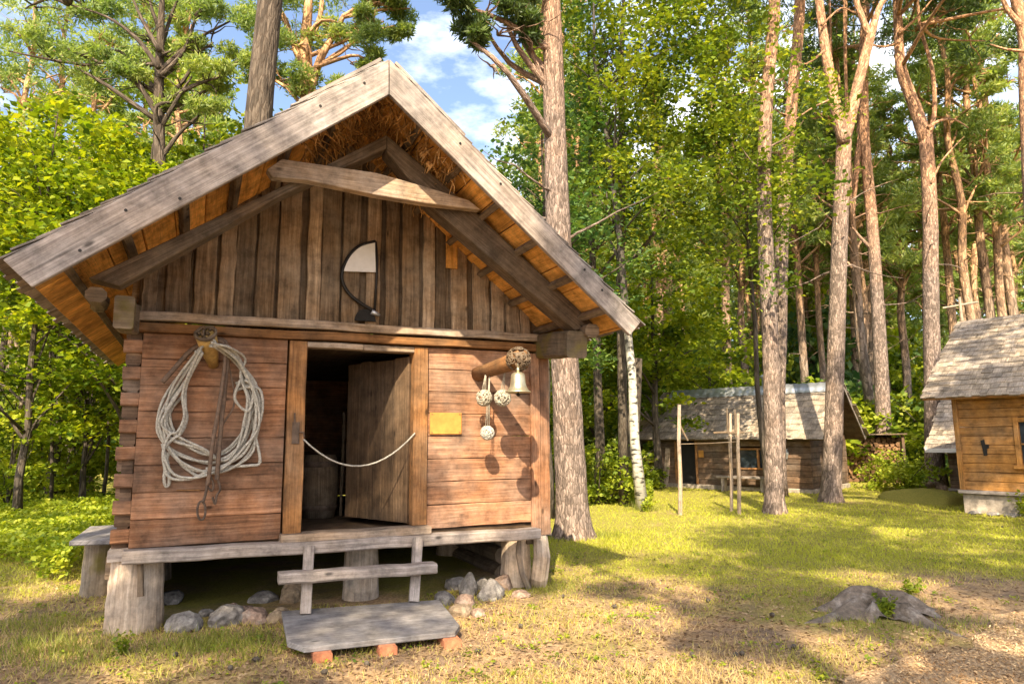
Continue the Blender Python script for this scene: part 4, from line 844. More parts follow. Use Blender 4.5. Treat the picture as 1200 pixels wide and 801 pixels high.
# ------------------------------------------------------------------ bushes
def bush(label, x, y, r, h, mat, seed, n=26, per=110, ls=.12, name='bush', group=None, mesh=None):
    global rng; rng = np.random.default_rng(seed); z = gz(x, y); t = thing(name, label, 'bush', (x, y, z), 0, group); C = []
    for _ in range(n):
        u = unit(1)[0]; k = rng.random()**.5; C.append(spray(np.array([u[0]*r*k, u[1]*r*k, abs(u[2])*h*k*.85+.12*h]), r*.42, per, .45, 6))
    C = np.concatenate(C); C = C[C[:, 2] > .02]; link('foliage', quadmesh('foliage', leafquads(C, ls, .4), [mat]), t)
    b = MB(); random.seed(seed)
    for _ in range(7): a = random.uniform(0, 6.3); q = wander((math.cos(a)*.08, math.sin(a)*.08, -.05), (math.cos(a)*.6, math.sin(a)*.6, 1), h*.9, 4, .15); b.tube(q, [.02, .016, .012, .008, .004], 5)
    b.build('stem', M['dark_bark'], t); return t
bush('bright yellow green shrub between the low shed and the corner house', BX(1057, 18.6), 18.6, 1.0, 1.25, M['limel'], 41, n=30, ls=.09)
bush('leafy shrub behind the birch beside the hut', BX(700, 15.5), 15.5, 1.1, 1.9, M['bushl'], 42, ls=.10)
bush('shrub standing left of the low shed wall', BX(742, 19.5), 19.5, .8, 1.3, M['bushl'], 43, ls=.11)
bush('shrub behind the low green cover near the left eave', BX(60, 16), 16, 1.6, 2.3, M['limel'], 45, n=34, ls=.12)
bush('shrub filling the space between hut wall and thick pine', BX(655, 17), 17, 1.2, 2.4, M['bushl'], 47, ls=.12)
bush('small shrub at the foot of the slender birch', BX(715, 16.2), 16.2, .8, .9, M['limel'], 48, n=16, ls=.08)
bush('shrub climbing behind the right end of the low shed', BX(1015, 23), 23, 1.5, 3.2, M['limel'], 49, n=30, ls=.16)
bush('dark shrub at the left edge behind the lit one', BX(-10, 16), 16, 1.6, 3.4, M['birchl'], 50, n=34, ls=.13)
for i, (px, Y, h_, r_) in enumerate(((12, 15, 5, .05), (40, 18, 6, .07), (64, 14, 5, .04), (92, 17, 6, .08), (108, 20, 6, .12), (122, 15.5, 5, .045), (28, 22, 7, .12), (76, 24, 8, .14))):
    x = BX(px, Y); t = thing('young_tree', ['first', 'second', 'third', 'fourth', 'fifth', 'sixth', 'seventh', 'eighth'][[0, 2, 3, 5, 6, 7, 1, 4][i]]+' slim bare stem from the left edge behind the low green cover', 'tree', (x, Y, .05), 0, 'slim stems left of the hut')
    b = MB(); b.tube(wander((0, 0, 0), (random.gauss(0, .03), 0, 1), h_, 6, .05), [r_, r_*.9, r_*.85, r_*.75, r_*.6, r_*.5, r_*.3], 8, jit=.06); b.build('trunk', M['dark_bark'] if i % 3 else M['pine_far'], t, smooth=True)
# hillside shrubs: a few shapes copied
def copy_tree(o, parent=None):
    c = o.copy(); col.objects.link(c); c.parent = parent
    for ch in o.children: copy_tree(ch, c)
    return c
random.seed(99)
protos = [bush('green shrub in the undergrowth of the far wooded slope', 14+i*2.5, 29, 1.9, 3.2, [M['bushl'], M['birchl'], M['maple'], M['darkl']][i % 4], 60+i, n=30, per=100, ls=.2, group='shrubs on the far wooded slope') for i in range(5)]
rs = random.Random(5)
cnt = 0
for i in range(400):
    Y = rs.uniform(23.5, 50); X = rs.uniform(-.85, .9)*Y
    if X < -2 and Y < 26: continue
    if -2 < X < 3 and Y < 24: continue
    c = copy_tree(rs.choice(protos)); s = rs.uniform(.65, 1.35); tall = 1+.9*(Y > 30); c.scale = (s*1.1*tall**.4, s*1.1*tall**.4, s*rs.uniform(.7, 1.25)*tall); c.location = (X, Y, gz(X, Y)-.1); c.rotation_euler = (0, 0, rs.uniform(0, 6.3)); cnt += 1
    if cnt > 165: break

# ------------------------------------------------------------------ the pine forest behind
def forest_pine(seed, H, label):
    rr = random.Random(seed); pts = [Vector((rr.gauss(0, .022)*i, rr.gauss(0, .022)*i, H*i/8)) for i in range(9)]; rads = [.19, .165, .155, .145, .13, .115, .09, .06, .02]
    cl = []
    for k in range(24):
        z = H*rr.uniform(.45, 1.0); sp = (1.02-z/H)*3.4+.5; a = rr.uniform(0, 6.3); d = sp*rr.uniform(.3, 1.); cl.append((Vector((math.cos(a)*d, math.sin(a)*d, z)), rr.uniform(.6, 1.15)))
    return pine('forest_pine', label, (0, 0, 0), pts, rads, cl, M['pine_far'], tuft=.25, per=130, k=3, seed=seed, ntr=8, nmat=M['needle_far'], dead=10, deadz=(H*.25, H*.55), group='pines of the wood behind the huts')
fps = [forest_pine(70+i, 17+i*1.3, 'tall straight pine among many in the wood behind the huts') for i in range(6)]
rs = random.Random(11); placed = []; k = 0
for i in range(3000):
    Y = 21+54*rs.random()**.8; X = rs.uniform(-.82, .86)*Y
    if any((X-a)**2+(Y-b)**2 < 2.6 for a, b in placed): continue
    if abs(X-8) < 4 and Y < 24: continue
    if 8 < X < 17 and Y < 23: continue
    if -6 < X < 1 and Y < 27: continue                         # the gap of open sky above the ridge
    if -.38 < X/Y < .02 and rs.random() < .62: continue
    placed.append((X, Y)); o = fps[k] if k < 6 else copy_tree(rs.choice(fps)); k += 1
    o.location = (X, Y, gz(X, Y)-.1); s = rs.uniform(.8, 1.15); hs = 1. if not (-.38 < X/Y < .02) else .62
    o.scale = (s*(1. if X > 0 else .9), s, s*hs); o.rotation_euler = (rs.gauss(0, .012), rs.gauss(0, .012), rs.uniform(0, 6.3))
    if k > 175: break
for px, Y in ((1015, 26), (1058, 29), (1120, 27), (1150, 33), (1180, 25), (1140, 24), (1090, 35), (1000, 31), (940, 27), (870, 29), (850, 24), (965, 34)):
    o = copy_tree(rs.choice(fps)); X = AT(px, 400, Y).x; o.location = (X, Y, gz(X, Y)-.1); o.scale = (1.05, 1.05, .92); o.rotation_euler = (0, 0, px)
# spruces among them
def spruce(seed):
    global rng; rng = np.random.default_rng(seed); rr = random.Random(seed); t = thing('spruce_tree', 'conical dark green spruce in the wood behind the huts', 'spruce', (0, 0, 0), 0, 'spruces of the wood behind the huts'); H = 15
    b = MB(); b.tube([(0, 0, H*i/5) for i in range(6)], [.16, .14, .11, .08, .05, .01], 7); b.build('trunk', M['dark_bark'], t); C = []
    for z in np.arange(1.2, H, .42):
        R0 = (1-z/H)*2.6+.15
        for q in range(9):
            a = rr.uniform(0, 6.3); n = int(16+R0*16); tt = rng.random(n)**.6; p = np.stack([np.cos(a)*tt*R0, np.sin(a)*tt*R0, z-tt*R0*.35], 1)+rng.normal(size=(n, 3))*np.array([.11, .11, .08])*R0**.5; C.append(p)
    link('crown', quadmesh('crown', needlequads(np.concatenate(C), .24, 2, .3), [M['needle_far']]), t); return t
sps = [spruce(90+i) for i in range(2)]
for i in range(34):
    Y = rs.uniform(36, 72); X = rs.choice((rs.uniform(-.8, -.33), rs.uniform(.1, .85), rs.uniform(.1, .85)))*Y
    o = sps[i] if i < 2 else copy_tree(sps[i % 2]); s = rs.uniform(.6, 1.35); o.scale = (s, s, s*rs.uniform(.9, 1.2)); o.location = (X, Y, gz(X, Y)-.1); o.rotation_euler = (0, 0, rs.uniform(0, 6))
# the far wood reads as one mass
rng = np.random.default_rng(123); n = 80000; ang = rng.uniform(-1.0, .98, n); dist = rng.uniform(74, 100, n); x = np.sin(ang)*dist; y = np.cos(ang)*dist
hmax = np.where((x/y > -.5) & (x/y < .03), 9., 26.)+3*np.sin(ang*23)+2*np.sin(ang*61); z = rng.random(n)**1.1*hmax+np.array([gz(a, b) for a, b in zip(x, y)])
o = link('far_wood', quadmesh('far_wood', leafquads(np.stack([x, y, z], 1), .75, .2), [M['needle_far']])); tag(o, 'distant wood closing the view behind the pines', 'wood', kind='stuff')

# ------------------------------------------------------------------ the low shed with the metal ridge
def shingle_roof(parent, name, ridge0, ridge1, down, E, mat, row=.22, wd=(.1, .18), th=.014, nrm=None):
    a, b_ = Vector(ridge0), Vector(ridge1); u = (b_-a).normalized(); Lr = (b_-a).length; dv = Vector(down).normalized(); n = nrm or u.cross(dv)
    if n.z < 0: n = -n
    b = MB(); rows = int(E/row)
    for r_ in range(rows+1):
        s = min((r_+1)*row, E+.04); x = random.uniform(-.06, 0)
        while x < Lr:
            w_ = random.uniform(*wd); bt = s+random.uniform(-.02, .02)
            p0 = a+u*(x+w_/2)+dv*max(0, bt-row*1.5)+n*.004; p1 = a+u*(x+w_/2)+dv*bt+n*random.uniform(.018, .03)
            b.plank(p0, p1, w_-.004, th, side=u, jit=.001, seg=1, ch=.002); x += w_
    return b.build(name, mat, parent)
A2 = R(-42); C2 = Vector((4.33, 20.68, .1))
shed = thing('low_shed', 'low dark shed with pale shingles and a zinc sheet ridge', 'shed', C2, A2)
L2, D2, HE = 4.6, 3.0, 1.42
def sp_(mb, n, m, par=shed, **k): return mb.build(n, m, par, **k)
def planks_wall(x0, x1, y0, y1, z0, z1, n, axis='x', mat=None, name='wall', par=None, hole=None, th=.08):
    b = MB(); h = (z1-z0)/n
    for i in range(n):
        za, zb = z0+i*h, z0+(i+1)*h-.006; segs = [(x0, x1)] if axis == 'x' else [(y0, y1)]
        if hole:
            for (h0, h1, g0, g1) in hole:
                if zb > g0+.01 and za < g1-.01:
                    ns_ = []
                    for s0, s1 in segs:
                        if h1 <= s0 or h0 >= s1: ns_.append((s0, s1)); continue
                        if h0 > s0: ns_.append((s0, h0))
                        if h1 < s1: ns_.append((h1, s1))
                    segs = ns_
        for s0, s1 in segs:
            if s1-s0 < .02: continue
            o_ = random.uniform(-.008, .008)
            if axis == 'x': b.box(s0, s1, y0+o_, y0+th, za, zb, jit=.004, seg=max(1, int((s1-s0)/.5)), ch=.01)
            else: b.box(x0+o_-th if False else x0, x0+th+o_, s0, s1, za, zb, jit=.004, seg=max(1, int((s1-s0)/.5)), ch=.01)
    return b.build(name, mat, par)
zs = .12
planks_wall(0, L2, 0, 0, zs, HE+.1, 9, 'x', M['hut2'], 'front_wall', shed, [(.75, 1.35, zs, 1.32), (2.65, 3.45, .62, 1.12)])
planks_wall(L2-.08, 0, .05, D2, zs, HE+.1, 9, 'y', M['hut2'], 'end_wall', shed)
planks_wall(0, 0, .05, D2, zs, HE+.1, 9, 'y', M['hut2'], 'end_wall', shed)
planks_wall(0, L2, D2, 0, zs, HE+.1, 9, 'x', M['hut2'], 'rear_wall', shed)
PZ = 2.93; sl2 = (PZ-HE)/(D2/2+.35)
for x in (L2-.05, .03):
    b = MB()
    for k in range(14):
        y0 = .05+k*(D2-.1)/14; y1 = y0+(D2-.1)/14-.01; yc = (y0+y1)/2; zt = PZ-sl2*abs(yc-D2/2)-.08
        b.box(x-.02, x+.02, y0, y1, HE+.08, max(HE+.12, zt), seg=2, jit=.003, ch=.003)
    sp_(b, 'gable', M['hut2'])
ov = .45; e_ = D2/2+.35; El = math.hypot(e_, PZ-HE)
for sd, nm in ((-1, 'front'), (1, 'rear')):
    b = MB(); b.v = []; yr = D2/2; 
    b.plank((-ov, yr+sd*e_/2, (PZ+HE)/2-.03), (L2+ov, yr+sd*e_/2, (PZ+HE)/2-.03), El, .035, side=(0, sd*e_, HE-PZ), seg=6, jit=.004, ch=.005); sp_(b, 'roof_deck', M['hut2'])
    shingle_roof(shed, 'roof_shingles', (-ov, yr, PZ), (L2+ov, yr, PZ), (0, sd*e_, HE-PZ), El, M['shingle_warm'], row=.26, wd=(.12, .3), th=.012)
    # corrugated zinc sheet along the ridge
    b = MB(); nn = 90; x0, x1 = -.1, L2+ov+.02
    dv = Vector((0, sd*e_, HE-PZ)).normalized(); nr = Vector((0, -dv.z*sd*1, abs(dv.y))).normalized(); nr = Vector((0, sd*-dv.z, abs(dv.y)))
    for i in range(nn+1):
        x = x0+(x1-x0)*i/nn; hz = .012*math.cos(i*math.pi/2)
        for s in (-.0, .22, .45): b.v.append(Vector((x, yr, PZ+.01))+dv*s+nr*(.045+hz))
    for i in range(nn):
        for j in range(2): q = i*3+j; b.face((q, q+1, q+4, q+3), [(i*.05, j*.2), (i*.05, j*.2+.2), (i*.05+.05, j*.2+.2), (i*.05+.05, j*.2)])
    o = sp_(b, 'ridge_sheet', M['chrome'], smooth=True); md = o.modifiers.new('s', 'SOLIDIFY'); md.thickness = .004
    b = MB(); p0 = Vector((L2+ov+.02, yr, PZ)); p1 = Vector((L2+ov+.02, yr+sd*e_, HE)); b.plank(p0, p1, .03, .14, side=(1, 0, 0), jit=.004); sp_(b, 'barge_board', M['grey'])
b = MB(); b.box(L2+.05, L2+.13, D2/2-.05, D2/2+.05, HE, PZ-.1); b.box(-.3, L2+.3, -.04, .06, HE-.0, HE+.1); sp_(b, 'eave_beam', M['jamb'])
# door, window, chimney pipe
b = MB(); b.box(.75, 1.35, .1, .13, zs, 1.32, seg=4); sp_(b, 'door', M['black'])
b = MB(); b.box(.68, .75, -.02, .1, zs, 1.36); sp_(b, 'door_jamb', M['jamb']); b = MB(); b.box(1.35, 1.42, -.02, .1, zs, 1.36); sp_(b, 'door_jamb', M['jamb'])
wf = MB(); wf.box(2.60, 2.66, -.03, .06, .58, 1.17); wf.box(3.44, 3.50, -.03, .06, .58, 1.17); wf.box(2.67, 3.43, -.025, .06, .58, .63); wf.box(2.67, 3.43, -.025, .06, 1.12, 1.17); wf.box(3.18, 3.23, -.02, .05, .635, 1.115)
o = sp_(wf, 'window', M['jamb']); b = MB(); b.box(2.66, 3.44, .05, .06, .62, 1.13, seg=1, jit=0); b.build('pane', M['pane'], o)
b = MB(); b.lathe([(.06, PZ-.3), (.06, PZ+.28), (.13, PZ+.28), (.11, PZ+.33), (.0, PZ+.40)], 12, (2.9, D2/2, 0)); sp_(b, 'stove_pipe', M['chrome'], smooth=True)
b = MB(); b.box(-.05, L2+.05, -.06, .12, -.1, zs, seg=8, jit=.01); b.box(L2-.1, L2+.06, .12, D2, -.1, zs, seg=6, jit=.01); sp_(b, 'stone_base', M['mortar'])
# lean-to at the left end
b = MB(); b.plank((-1.1, .3, 1.28), (.0, .3, 2.0), 1.9, .04, side=(0, 1, 0), jit=.01, seg=4); b.box(-1.05, -.98, -.45, -.38, 0, 1.3); b.box(-1.05, -.98, .9, .97, 0, 1.3); sp_(b, 'lean_to', M['shingle_warm'])
b = MB()
for k in range(6): b.box(-1.0, -.96, -.35+k*.22, -.16+k*.22, 0, 1.2, seg=2)
sp_(b, 'lean_to_wall', M['hut2'])
def S2(x, y, z=0): return C2 + Matrix.Rotation(A2, 3, 'Z') @ Vector((x, y, z))
# bench before the shed
t = thing('bench', 'low grey plank bench against the low shed wall', 'bench', S2(2.9, -.35, 0), A2)
b = MB(); b.box(-.7, .7, -.14, .14, .36, .42, jit=.004); b.build('seat', M['grey'], t)
for x in (-.55, .55): b = MB(); b.box(x-.04, x+.04, -.12, .12, -.02, .357); b.build('leg', M['grey'], t)
# pale board leaning at the door
b = MB(); b.plank((0, 0, 0), (.05, .14, 1.15), .16, .025, side=(1, 0, 0)); o = b.build('leaning_board', M['post']); o.location = S2(.45, -.2, 0); o.rotation_euler = (0, 0, A2); tag(o, 'pale board leaning against the low shed beside its dark door', 'board')
b = MB(); b.box(-.08, .08, 0, .02, -.1, .1, seg=1); o = b.build('notice_board', M['plaque']); o.location = S2(1.55, -.045, 1.0); o.rotation_euler = (0, 0, A2); tag(o, 'small pale square notice right of the low shed door', 'sign')
b = MB(); b.tube([(0, 0, 0), (.02, 0, -.12), (0, 0, -.26)], [.03, .045, .02], 7, jit=.2); o = b.build('hanging_tool', M['chrome']); o.location = S2(4.0, -.05, 1.15); o.rotation_euler = (0, 0, A2); tag(o, 'pale object hanging on the low shed wall right of its window', 'tool')
# ------------------------------------------------------------------ net drying poles
def pole(px, py0, py1, r_, label, cross=None):
    g = G(px, py0); t = thing('net_pole', label, 'pole', (g.x, g.y, .1), 0, 'net poles before the low shed'); Y = g.y; top = AT(px-1, py1, Y)-Vector((g.x, g.y, .1))
    b = MB(); b.tube([Vector((0, 0, -.05)), top*.33+Vector((.01, 0, 0)), top*.66+Vector((-.012, 0, 0)), top], [r_, r_*.95, r_*.9, r_*.8], 9, jit=.05); b.build('pole_shaft', M['beam'], t)
    if cross:
        for (xa, ya, xb, yb, rr) in cross: c = MB(); p, q = AT(xa, ya, Y)-t.location, AT(xb, yb, Y)-t.location; c.tube([p, p.lerp(q, .5)+Vector((0, 0, -.01)), q], rr, 6, jit=.1); c.build('crossbar', M['dkbeam'], t)
    return t
pole(797, 604, 474, .042, 'leftmost net pole, tall and pale, standing alone', [(797, 498, 806, 516, .02)])
pole(857, 600, 484, .034, 'middle net pole with a short crossbar near its top', [(836, 507, 868, 504, .022), (852, 478, 853, 508, .02)])
pole(866, 604, 484, .038, 'right net pole with crossbars just beside the middle one', [(852, 507, 872, 506, .022), (861, 480, 862, 512, .016), (798, 520, 866, 517, .008)])

# ------------------------------------------------------------------ the corner house
def cabin(name, label, O3, A3, Lx, Dp, ze, zr, ovx, ovy, fnd, wall, roofm, win=None, wnd_mat=None):
    h = thing(name, label, 'house', O3, A3)
    if fnd: b = MB(); b.box(.0, Lx, .03, .25, -.15, fnd, seg=12, jit=.012, ch=.02); b.box(.0, .22, .26, Dp, -.15, fnd, seg=10, jit=.012, ch=.02); b.build('foundation', M['mortar'], h)
    planks_wall(0, Lx, 0, 0, fnd+.07, ze+.12, 11, 'x', wall, 'front_wall', h, win)
    planks_wall(0, 0, .09, Dp, fnd+.07, ze+.12, 11, 'y', wall, 'end_wall', h)
    planks_wall(Lx-.08, 0, .09, Dp, fnd+.07, ze+.12, 11, 'y', wall, 'end_wall', h)
    b = MB(); b.box(-.05, Lx, -.06, .1, fnd+.005, fnd+.07, seg=8, jit=.004); b.build('sill_board', M['grey'], h)
    yr = Dp/2; e = yr+ovy; E3 = math.hypot(e, zr-ze)
    for x in (.03, Lx-.05):
        b = MB()
        for k in range(20):
            y0 = .05+k*(Dp-.1)/20; y1 = y0+(Dp-.1)/20-.01; zt = zr-(zr-ze)/e*abs((y0+y1)/2-yr)-.08
            b.box(x-.02, x+.02, y0, y1, ze+.1, max(ze+.14, zt), seg=2, ch=.003)
        b.build('gable', wall, h)
    for sd in (-1, 1):
        b = MB(); b.plank((-ovx, yr+sd*e/2, (zr+ze)/2-.035), (Lx+.4, yr+sd*e/2, (zr+ze)/2-.035), E3, .04, side=(0, sd*e, ze-zr), seg=6, jit=.004); b.build('roof_deck', M['jamb'], h)
        shingle_roof(h, 'roof_shingles', (-ovx, yr, zr), (Lx+.4, yr, zr), (0, sd*e, ze-zr), E3, roofm, row=.19, wd=(.09, .2), th=.02)
    b = MB(); b.box(-.2, Lx+.1, -ovy+.08, -ovy+.16, ze-.02+.06*0, ze+.07, seg=8); b.build('eave_beam', M['jamb'], h)
    return h
A3 = R(-50); O3 = Vector((8.76, 13.31, .1))
house = cabin('corner_house', 'golden log house with shingled roof at the right edge', O3, A3, 5.2, 4.6, 2.22, 4.05, .42, .38, .36, M['house'], M['shingle_warm'], [(1.02, 1.75, .93, 1.72)])
wf = MB(); wf.box(.94, 1.02, -.03, .06, .86, 1.80); wf.box(1.75, 1.83, -.03, .06, .86, 1.80); wf.box(1.02, 1.75, -.028, .06, 1.72, 1.80); wf.box(.90, 1.87, -.09, .05, .86, .92); wf.box(1.37, 1.40, -.01, .05, .93, 1.72); wf.box(1.03, 1.74, -.008, .045, 1.3, 1.33)
o = wf.build('window', M['house'], house); b = MB(); b.box(1.02, 1.75, .05, .06, .92, 1.73, seg=1, jit=0); b.build('pane', M['pane'], o)
b = MB(); b.box(-.02, .07, -.045, -.012, .44, 2.2); b.build('corner_board', M['house'], house)
b = MB(); b.prism([(.40, 1.38), (.46, 1.40), (.47, 1.31), (.53, 1.30), (.52, 1.24), (.49, 1.22), (.49, 1.10), (.43, 1.09), (.42, 1.22), (.41, 1.3)], -.03, -.014); b.build('cross_cut_dark_plate', M['black'], house)  # flat black plate on the logs, standing for the dark inside a hole
# cross on the ridge end
b = MB(); b.tube([(-.35, 2.3, 4.0), (-.35, 2.3, 4.62)], [.035, .03], 8); c = MB(); c.tube([(-.70, 2.3, 4.42), (-.0, 2.3, 4.45)], [.022, .022], 8)
o3 = thing('roof_cross', 'slim wooden vane cross standing on the corner house ridge', 'cross', O3+Matrix.Rotation(A3, 3, 'Z')@Vector((-.35, 2.3, 4.0)), A3)
for mb, n in ((b, 'upright'), (c, 'crosspiece')): mb.v = [v-Vector((-.35, 2.3, 4.0)) for v in mb.v]; mb.build(n, M['post'], o3)
# third small building behind it
O4 = Vector((11.75, 18.3, .1)); far_hut = cabin('rear_shed', 'small shed with steep shingled roof half hidden behind the corner house', O4, A3, 3.6, 3.6, 1.12, 2.95, .4, .35, .0, M['hut2'], M['shingle_warm'])
b = MB(); b.box(-.4, 3.9, -.42, -.36, 1.02, 1.13, seg=6); b.build('eave_board', M['white'], far_hut)
# woodpile
stt = thing('woodpile_roof', 'low plank cover above the stacked firewood', 'cover', (11.15, 21.8, .1), R(-12)); b = MB(); b.box(-1., 1.3, -.5, .5, 1.50, 1.54, jit=.006); b.build('cover_board', M['dkbeam'], stt)
for x in (-.9, 1.2): b = MB(); b.box(x-.04, x+.04, -.4, -.32, 0, 1.495); b.build('post', M['hut2'], stt)
b = MB(); b.prism([(-.07, -.05), (.07, -.06), (.08, .03), (0, .08), (-.08, .02)], -.2, .2, udir=(0, 1)); fl = b.build('split_log', [M['jamb']]); k = 0
for r_ in range(10):
    for c in range(13):
        o = fl if k == 0 else fl.copy()
        if k: col.objects.link(o)
        k += 1; v = Matrix.Rotation(R(-12), 3, 'Z')@Vector((-.82+c*.16+(r_ % 2)*.07, random.uniform(-.05, .05), .08+r_*.14)); o.location = Vector((11.15, 21.8, .1))+v; o.rotation_euler = (0, random.choice((0, 1, 2, 3, 4))*1.2, R(-12)); tag(o, 'split orange log end stacked in the woodpile behind the low shed', 'firewood', 'split logs in the woodpile')
for i, (px, py, r_, lb) in enumerate(((1070, 574, .22, 'pale rock left of its neighbours under the bright shrub'), (1082, 572, .2, 'middle pale rock between the shrub and corner house'), (1094, 571, .24, 'large pale rock near the corner house side'), (1104, 574, .16, 'small rock nearest the corner house side'))):
    g = G(px, py); b = MB(); b.blob((0, 0, 0), (r_, r_*.8, r_*.7), seed=50+i, sub=3); o = b.build('rock', M['stone2']); o.location = (g.x, g.y, .1+r_*.3); tag(o, lb, 'rock', 'rocks by the corner house')
for i, (x, y) in enumerate(((.25, -.18), (.55, -.22), (.8, -.16), (1.1, -.2))):
    v = O3+Matrix.Rotation(A3, 3, 'Z')@Vector((x, y, 0)); b = MB(); b.blob((0, 0, 0), (.14, .1, .06), seed=60+i, sub=2); o = b.build('stone', M['stone']); o.location = v+Vector((0, 0, .02)); tag(o, ['first', 'second', 'third', 'fourth'][i]+' flat stone from the left along the corner house foundation', 'stone', 'stones at the corner house foundation')
# earth bank left of the corner house
b = MB(); b.blob((0, 0, 0), (.75, 1.3, .32), seed=77, sub=4, amp=.1); o = b.build('grass_mound', M['ground'], smooth=True); o.location = (9.35, 15.6, .08); struct(o)

# ------------------------------------------------------------------ the old stump in the lawn
g = Vector((3.13, 6.0, .095)); t = thing('tree_stump', 'low grey weathered stump with spreading roots in the lawn', 'stump', g); t.scale = (1.15, 1.25, .95)
def stump_mesh(cx, cy, seed):
    rr = random.Random(seed); n, m_ = 72, 22; b = MB(); roots = [(R(-75), 1.05, .11), (R(-155), .95, .2), (R(170), .5, .2), (R(60), .35, .3), (R(8), .42, .22), (R(-30), .3, .15), (R(-125), .25, .12)]
    ph = [rr.uniform(0, 6) for _ in range(6)]
    for i in range(m_+1):
        k = i/m_
        for j in range(n):
            a = 2*math.pi*j/n; ext = .30+.03*math.sin(5*a+ph[0])
            rid = 0
            for ra, rl, rw in roots: d = (a-ra+math.pi) % (2*math.pi)-math.pi; g_ = math.exp(-(d/rw)**2); ext += rl*.6*g_; rid += g_
            r_ = ext*k; lump = .5+.5*math.sin(3*a+ph[1])*math.sin(r_*14+ph[2]+2*a)
            z = (.15+.05*math.sin(2*a+ph[3])+.035*math.sin(7*a+ph[4]))*math.exp(-(r_/.34)**4)+.085*min(1, rid)*(1-k)**.7*(1 if k > .35 else k/.35)+.025*lump*(1-k)
            hx, hy = math.cos(a)*r_-.02, math.sin(a)*r_+.16; z -= .15*math.exp(-((hx/.11)**2+(hy/.10)**2))
            z = z*.95+rr.uniform(-.003, .003)
            b.v.append(Vector((cx+math.cos(a)*r_, cy+math.sin(a)*r_*.85, z-.03*k**3)))
    for i in range(m_):
        for j in range(n): j2 = (j+1) % n; b.face((i*n+j, (i+1)*n+j, (i+1)*n+j2, i*n+j2), [(i/m_*.6, j*.03), (i/m_*.6+.03, j*.03), (i/m_*.6+.03, j*.03+.03), (i/m_*.6, j*.03+.03)])
    return b
M['stump'] = stone_mat('grey_stump', (.17, .135, .105), (.33, .29, .255))
stump_mesh(0, 0, 3).build('stump_wood', M['stump'], t, smooth=True)
# small plants
def sprig(label, x, y, h, n, mat, seed, ls=.05, name='young_plant'):
    rr = random.Random(seed); t = thing(name, label, 'plant', (x, y, gz(x, y))); b = MB(); Q = []
    for k in range(n):
        a = rr.uniform(0, 6.3); q = wander((0, 0, 0), (math.cos(a)*.5, math.sin(a)*.5, 1), h*rr.uniform(.6, 1), 4, .15); b.tube(q, [.004, .003, .003, .002, .001], 4); Q += [list(p) for p in q[1:] for _ in range(3)]
    b.build('stem', M['bushl'], t); C = np.array(Q)+rng.normal(size=(len(Q), 3))*.02; link('leaves', quadmesh('leaves', leafquads(C, ls, .3), [mat]), t)
sprig('leafy sprout growing out of the hollow of the stump', 3.12, 5.86, .18, 9, M['bushl'], 1, .05)
sprig('small leafy plant right of the stump', 3.75, 6.6, .2, 7, M['bushl'], 2, .045)
sprig('thin green plant beside the corner house foundation', 9.25, 12.45, .55, 9, M['bushl'], 3, .08)
sprig('tuft of leaves at the foot of the birch', 2.7, 13.8, .3, 16, M['limel'], 4, .07)
sprig('green sprig beside the thick foundation log', -2.78, 5.0, .16, 8, M['bushl'], 5, .035)

# ------------------------------------------------------------------ grass, ground cover, litter
rng = np.random.default_rng(77)
def smooth_noise(x, y, s, seed):
    r = np.random.default_rng(seed); z = 0
    for k in range(5): a, b, p = r.normal(size=3); z = z+np.sin(x*a*s+y*b*s*1.3+p*6)
    return z/5
def pxground(n, py0, py1, px0=-80, px1=1280):
    px = rng.uniform(px0, px1, n); py = py0+(py1-py0)*rng.random(n); a_ = px-600; b_ = py-400.5; a = a_*cR-b_*sR; b = a_*sR+b_*cR
    X = a/782; Yv = -b/782; ry = cP-Yv*sP; rz = sP+Yv*cP; t = -1.5/rz; return X*t, ry*t
def hut_mask(x, y):
    dx, dy = x-HUT.x, y-HUT.y; u = dx*HU.x+dy*HU.y; v = dx*HV.x+dy*HV.y; return (u > -.02) & (u < 3.75) & (v > .1+.12*np.sin(u*5)) & (v < 4.4)
x, y = pxground(330000, 556, 900); ok = (y < 26) & ~hut_mask(x, y); x, y = x[ok], y[ok]
dens = np.where(y < 6.6, .22, .42)+.4*smooth_noise(x, y, 1.1, 1)+.35*smooth_noise(x, y, 3.2, 2)+np.clip((y-6.5)/6, -.1, .5)
s_ = (x-1.95)*.578-(y-4.2)*.816; dens -= np.where(s_ > -.05, 3, 0)
ok = rng.random(len(x)) < dens; x, y = x[ok], y[ok]; n = len(x); z = np.array([gz(a, b) for a, b in zip(x, y)])
d = np.hypot(x, y); h = (.022+.03*rng.random(n))*(1+.35*smooth_noise(x, y, .9, 5)); h = h*np.where(y > 9, 1.25, 1); wd = .0016+d*.00042; an = rng.uniform(0, 6.3, n)
ln = rng.normal(size=(n, 2))*h[:, None]*.55; base = np.stack([x, y, z-.004], 1); dx = np.stack([np.cos(an)*wd, np.sin(an)*wd, 0*an], 1); tip = base+np.stack([ln[:, 0], ln[:, 1], h], 1)
o = link('grass', quadmesh('grass', np.stack([base-dx, base+dx, tip], 1), [M['grass']])); tag(o, 'short patchy green and straw coloured grass of the clearing', 'grass', kind='stuff')
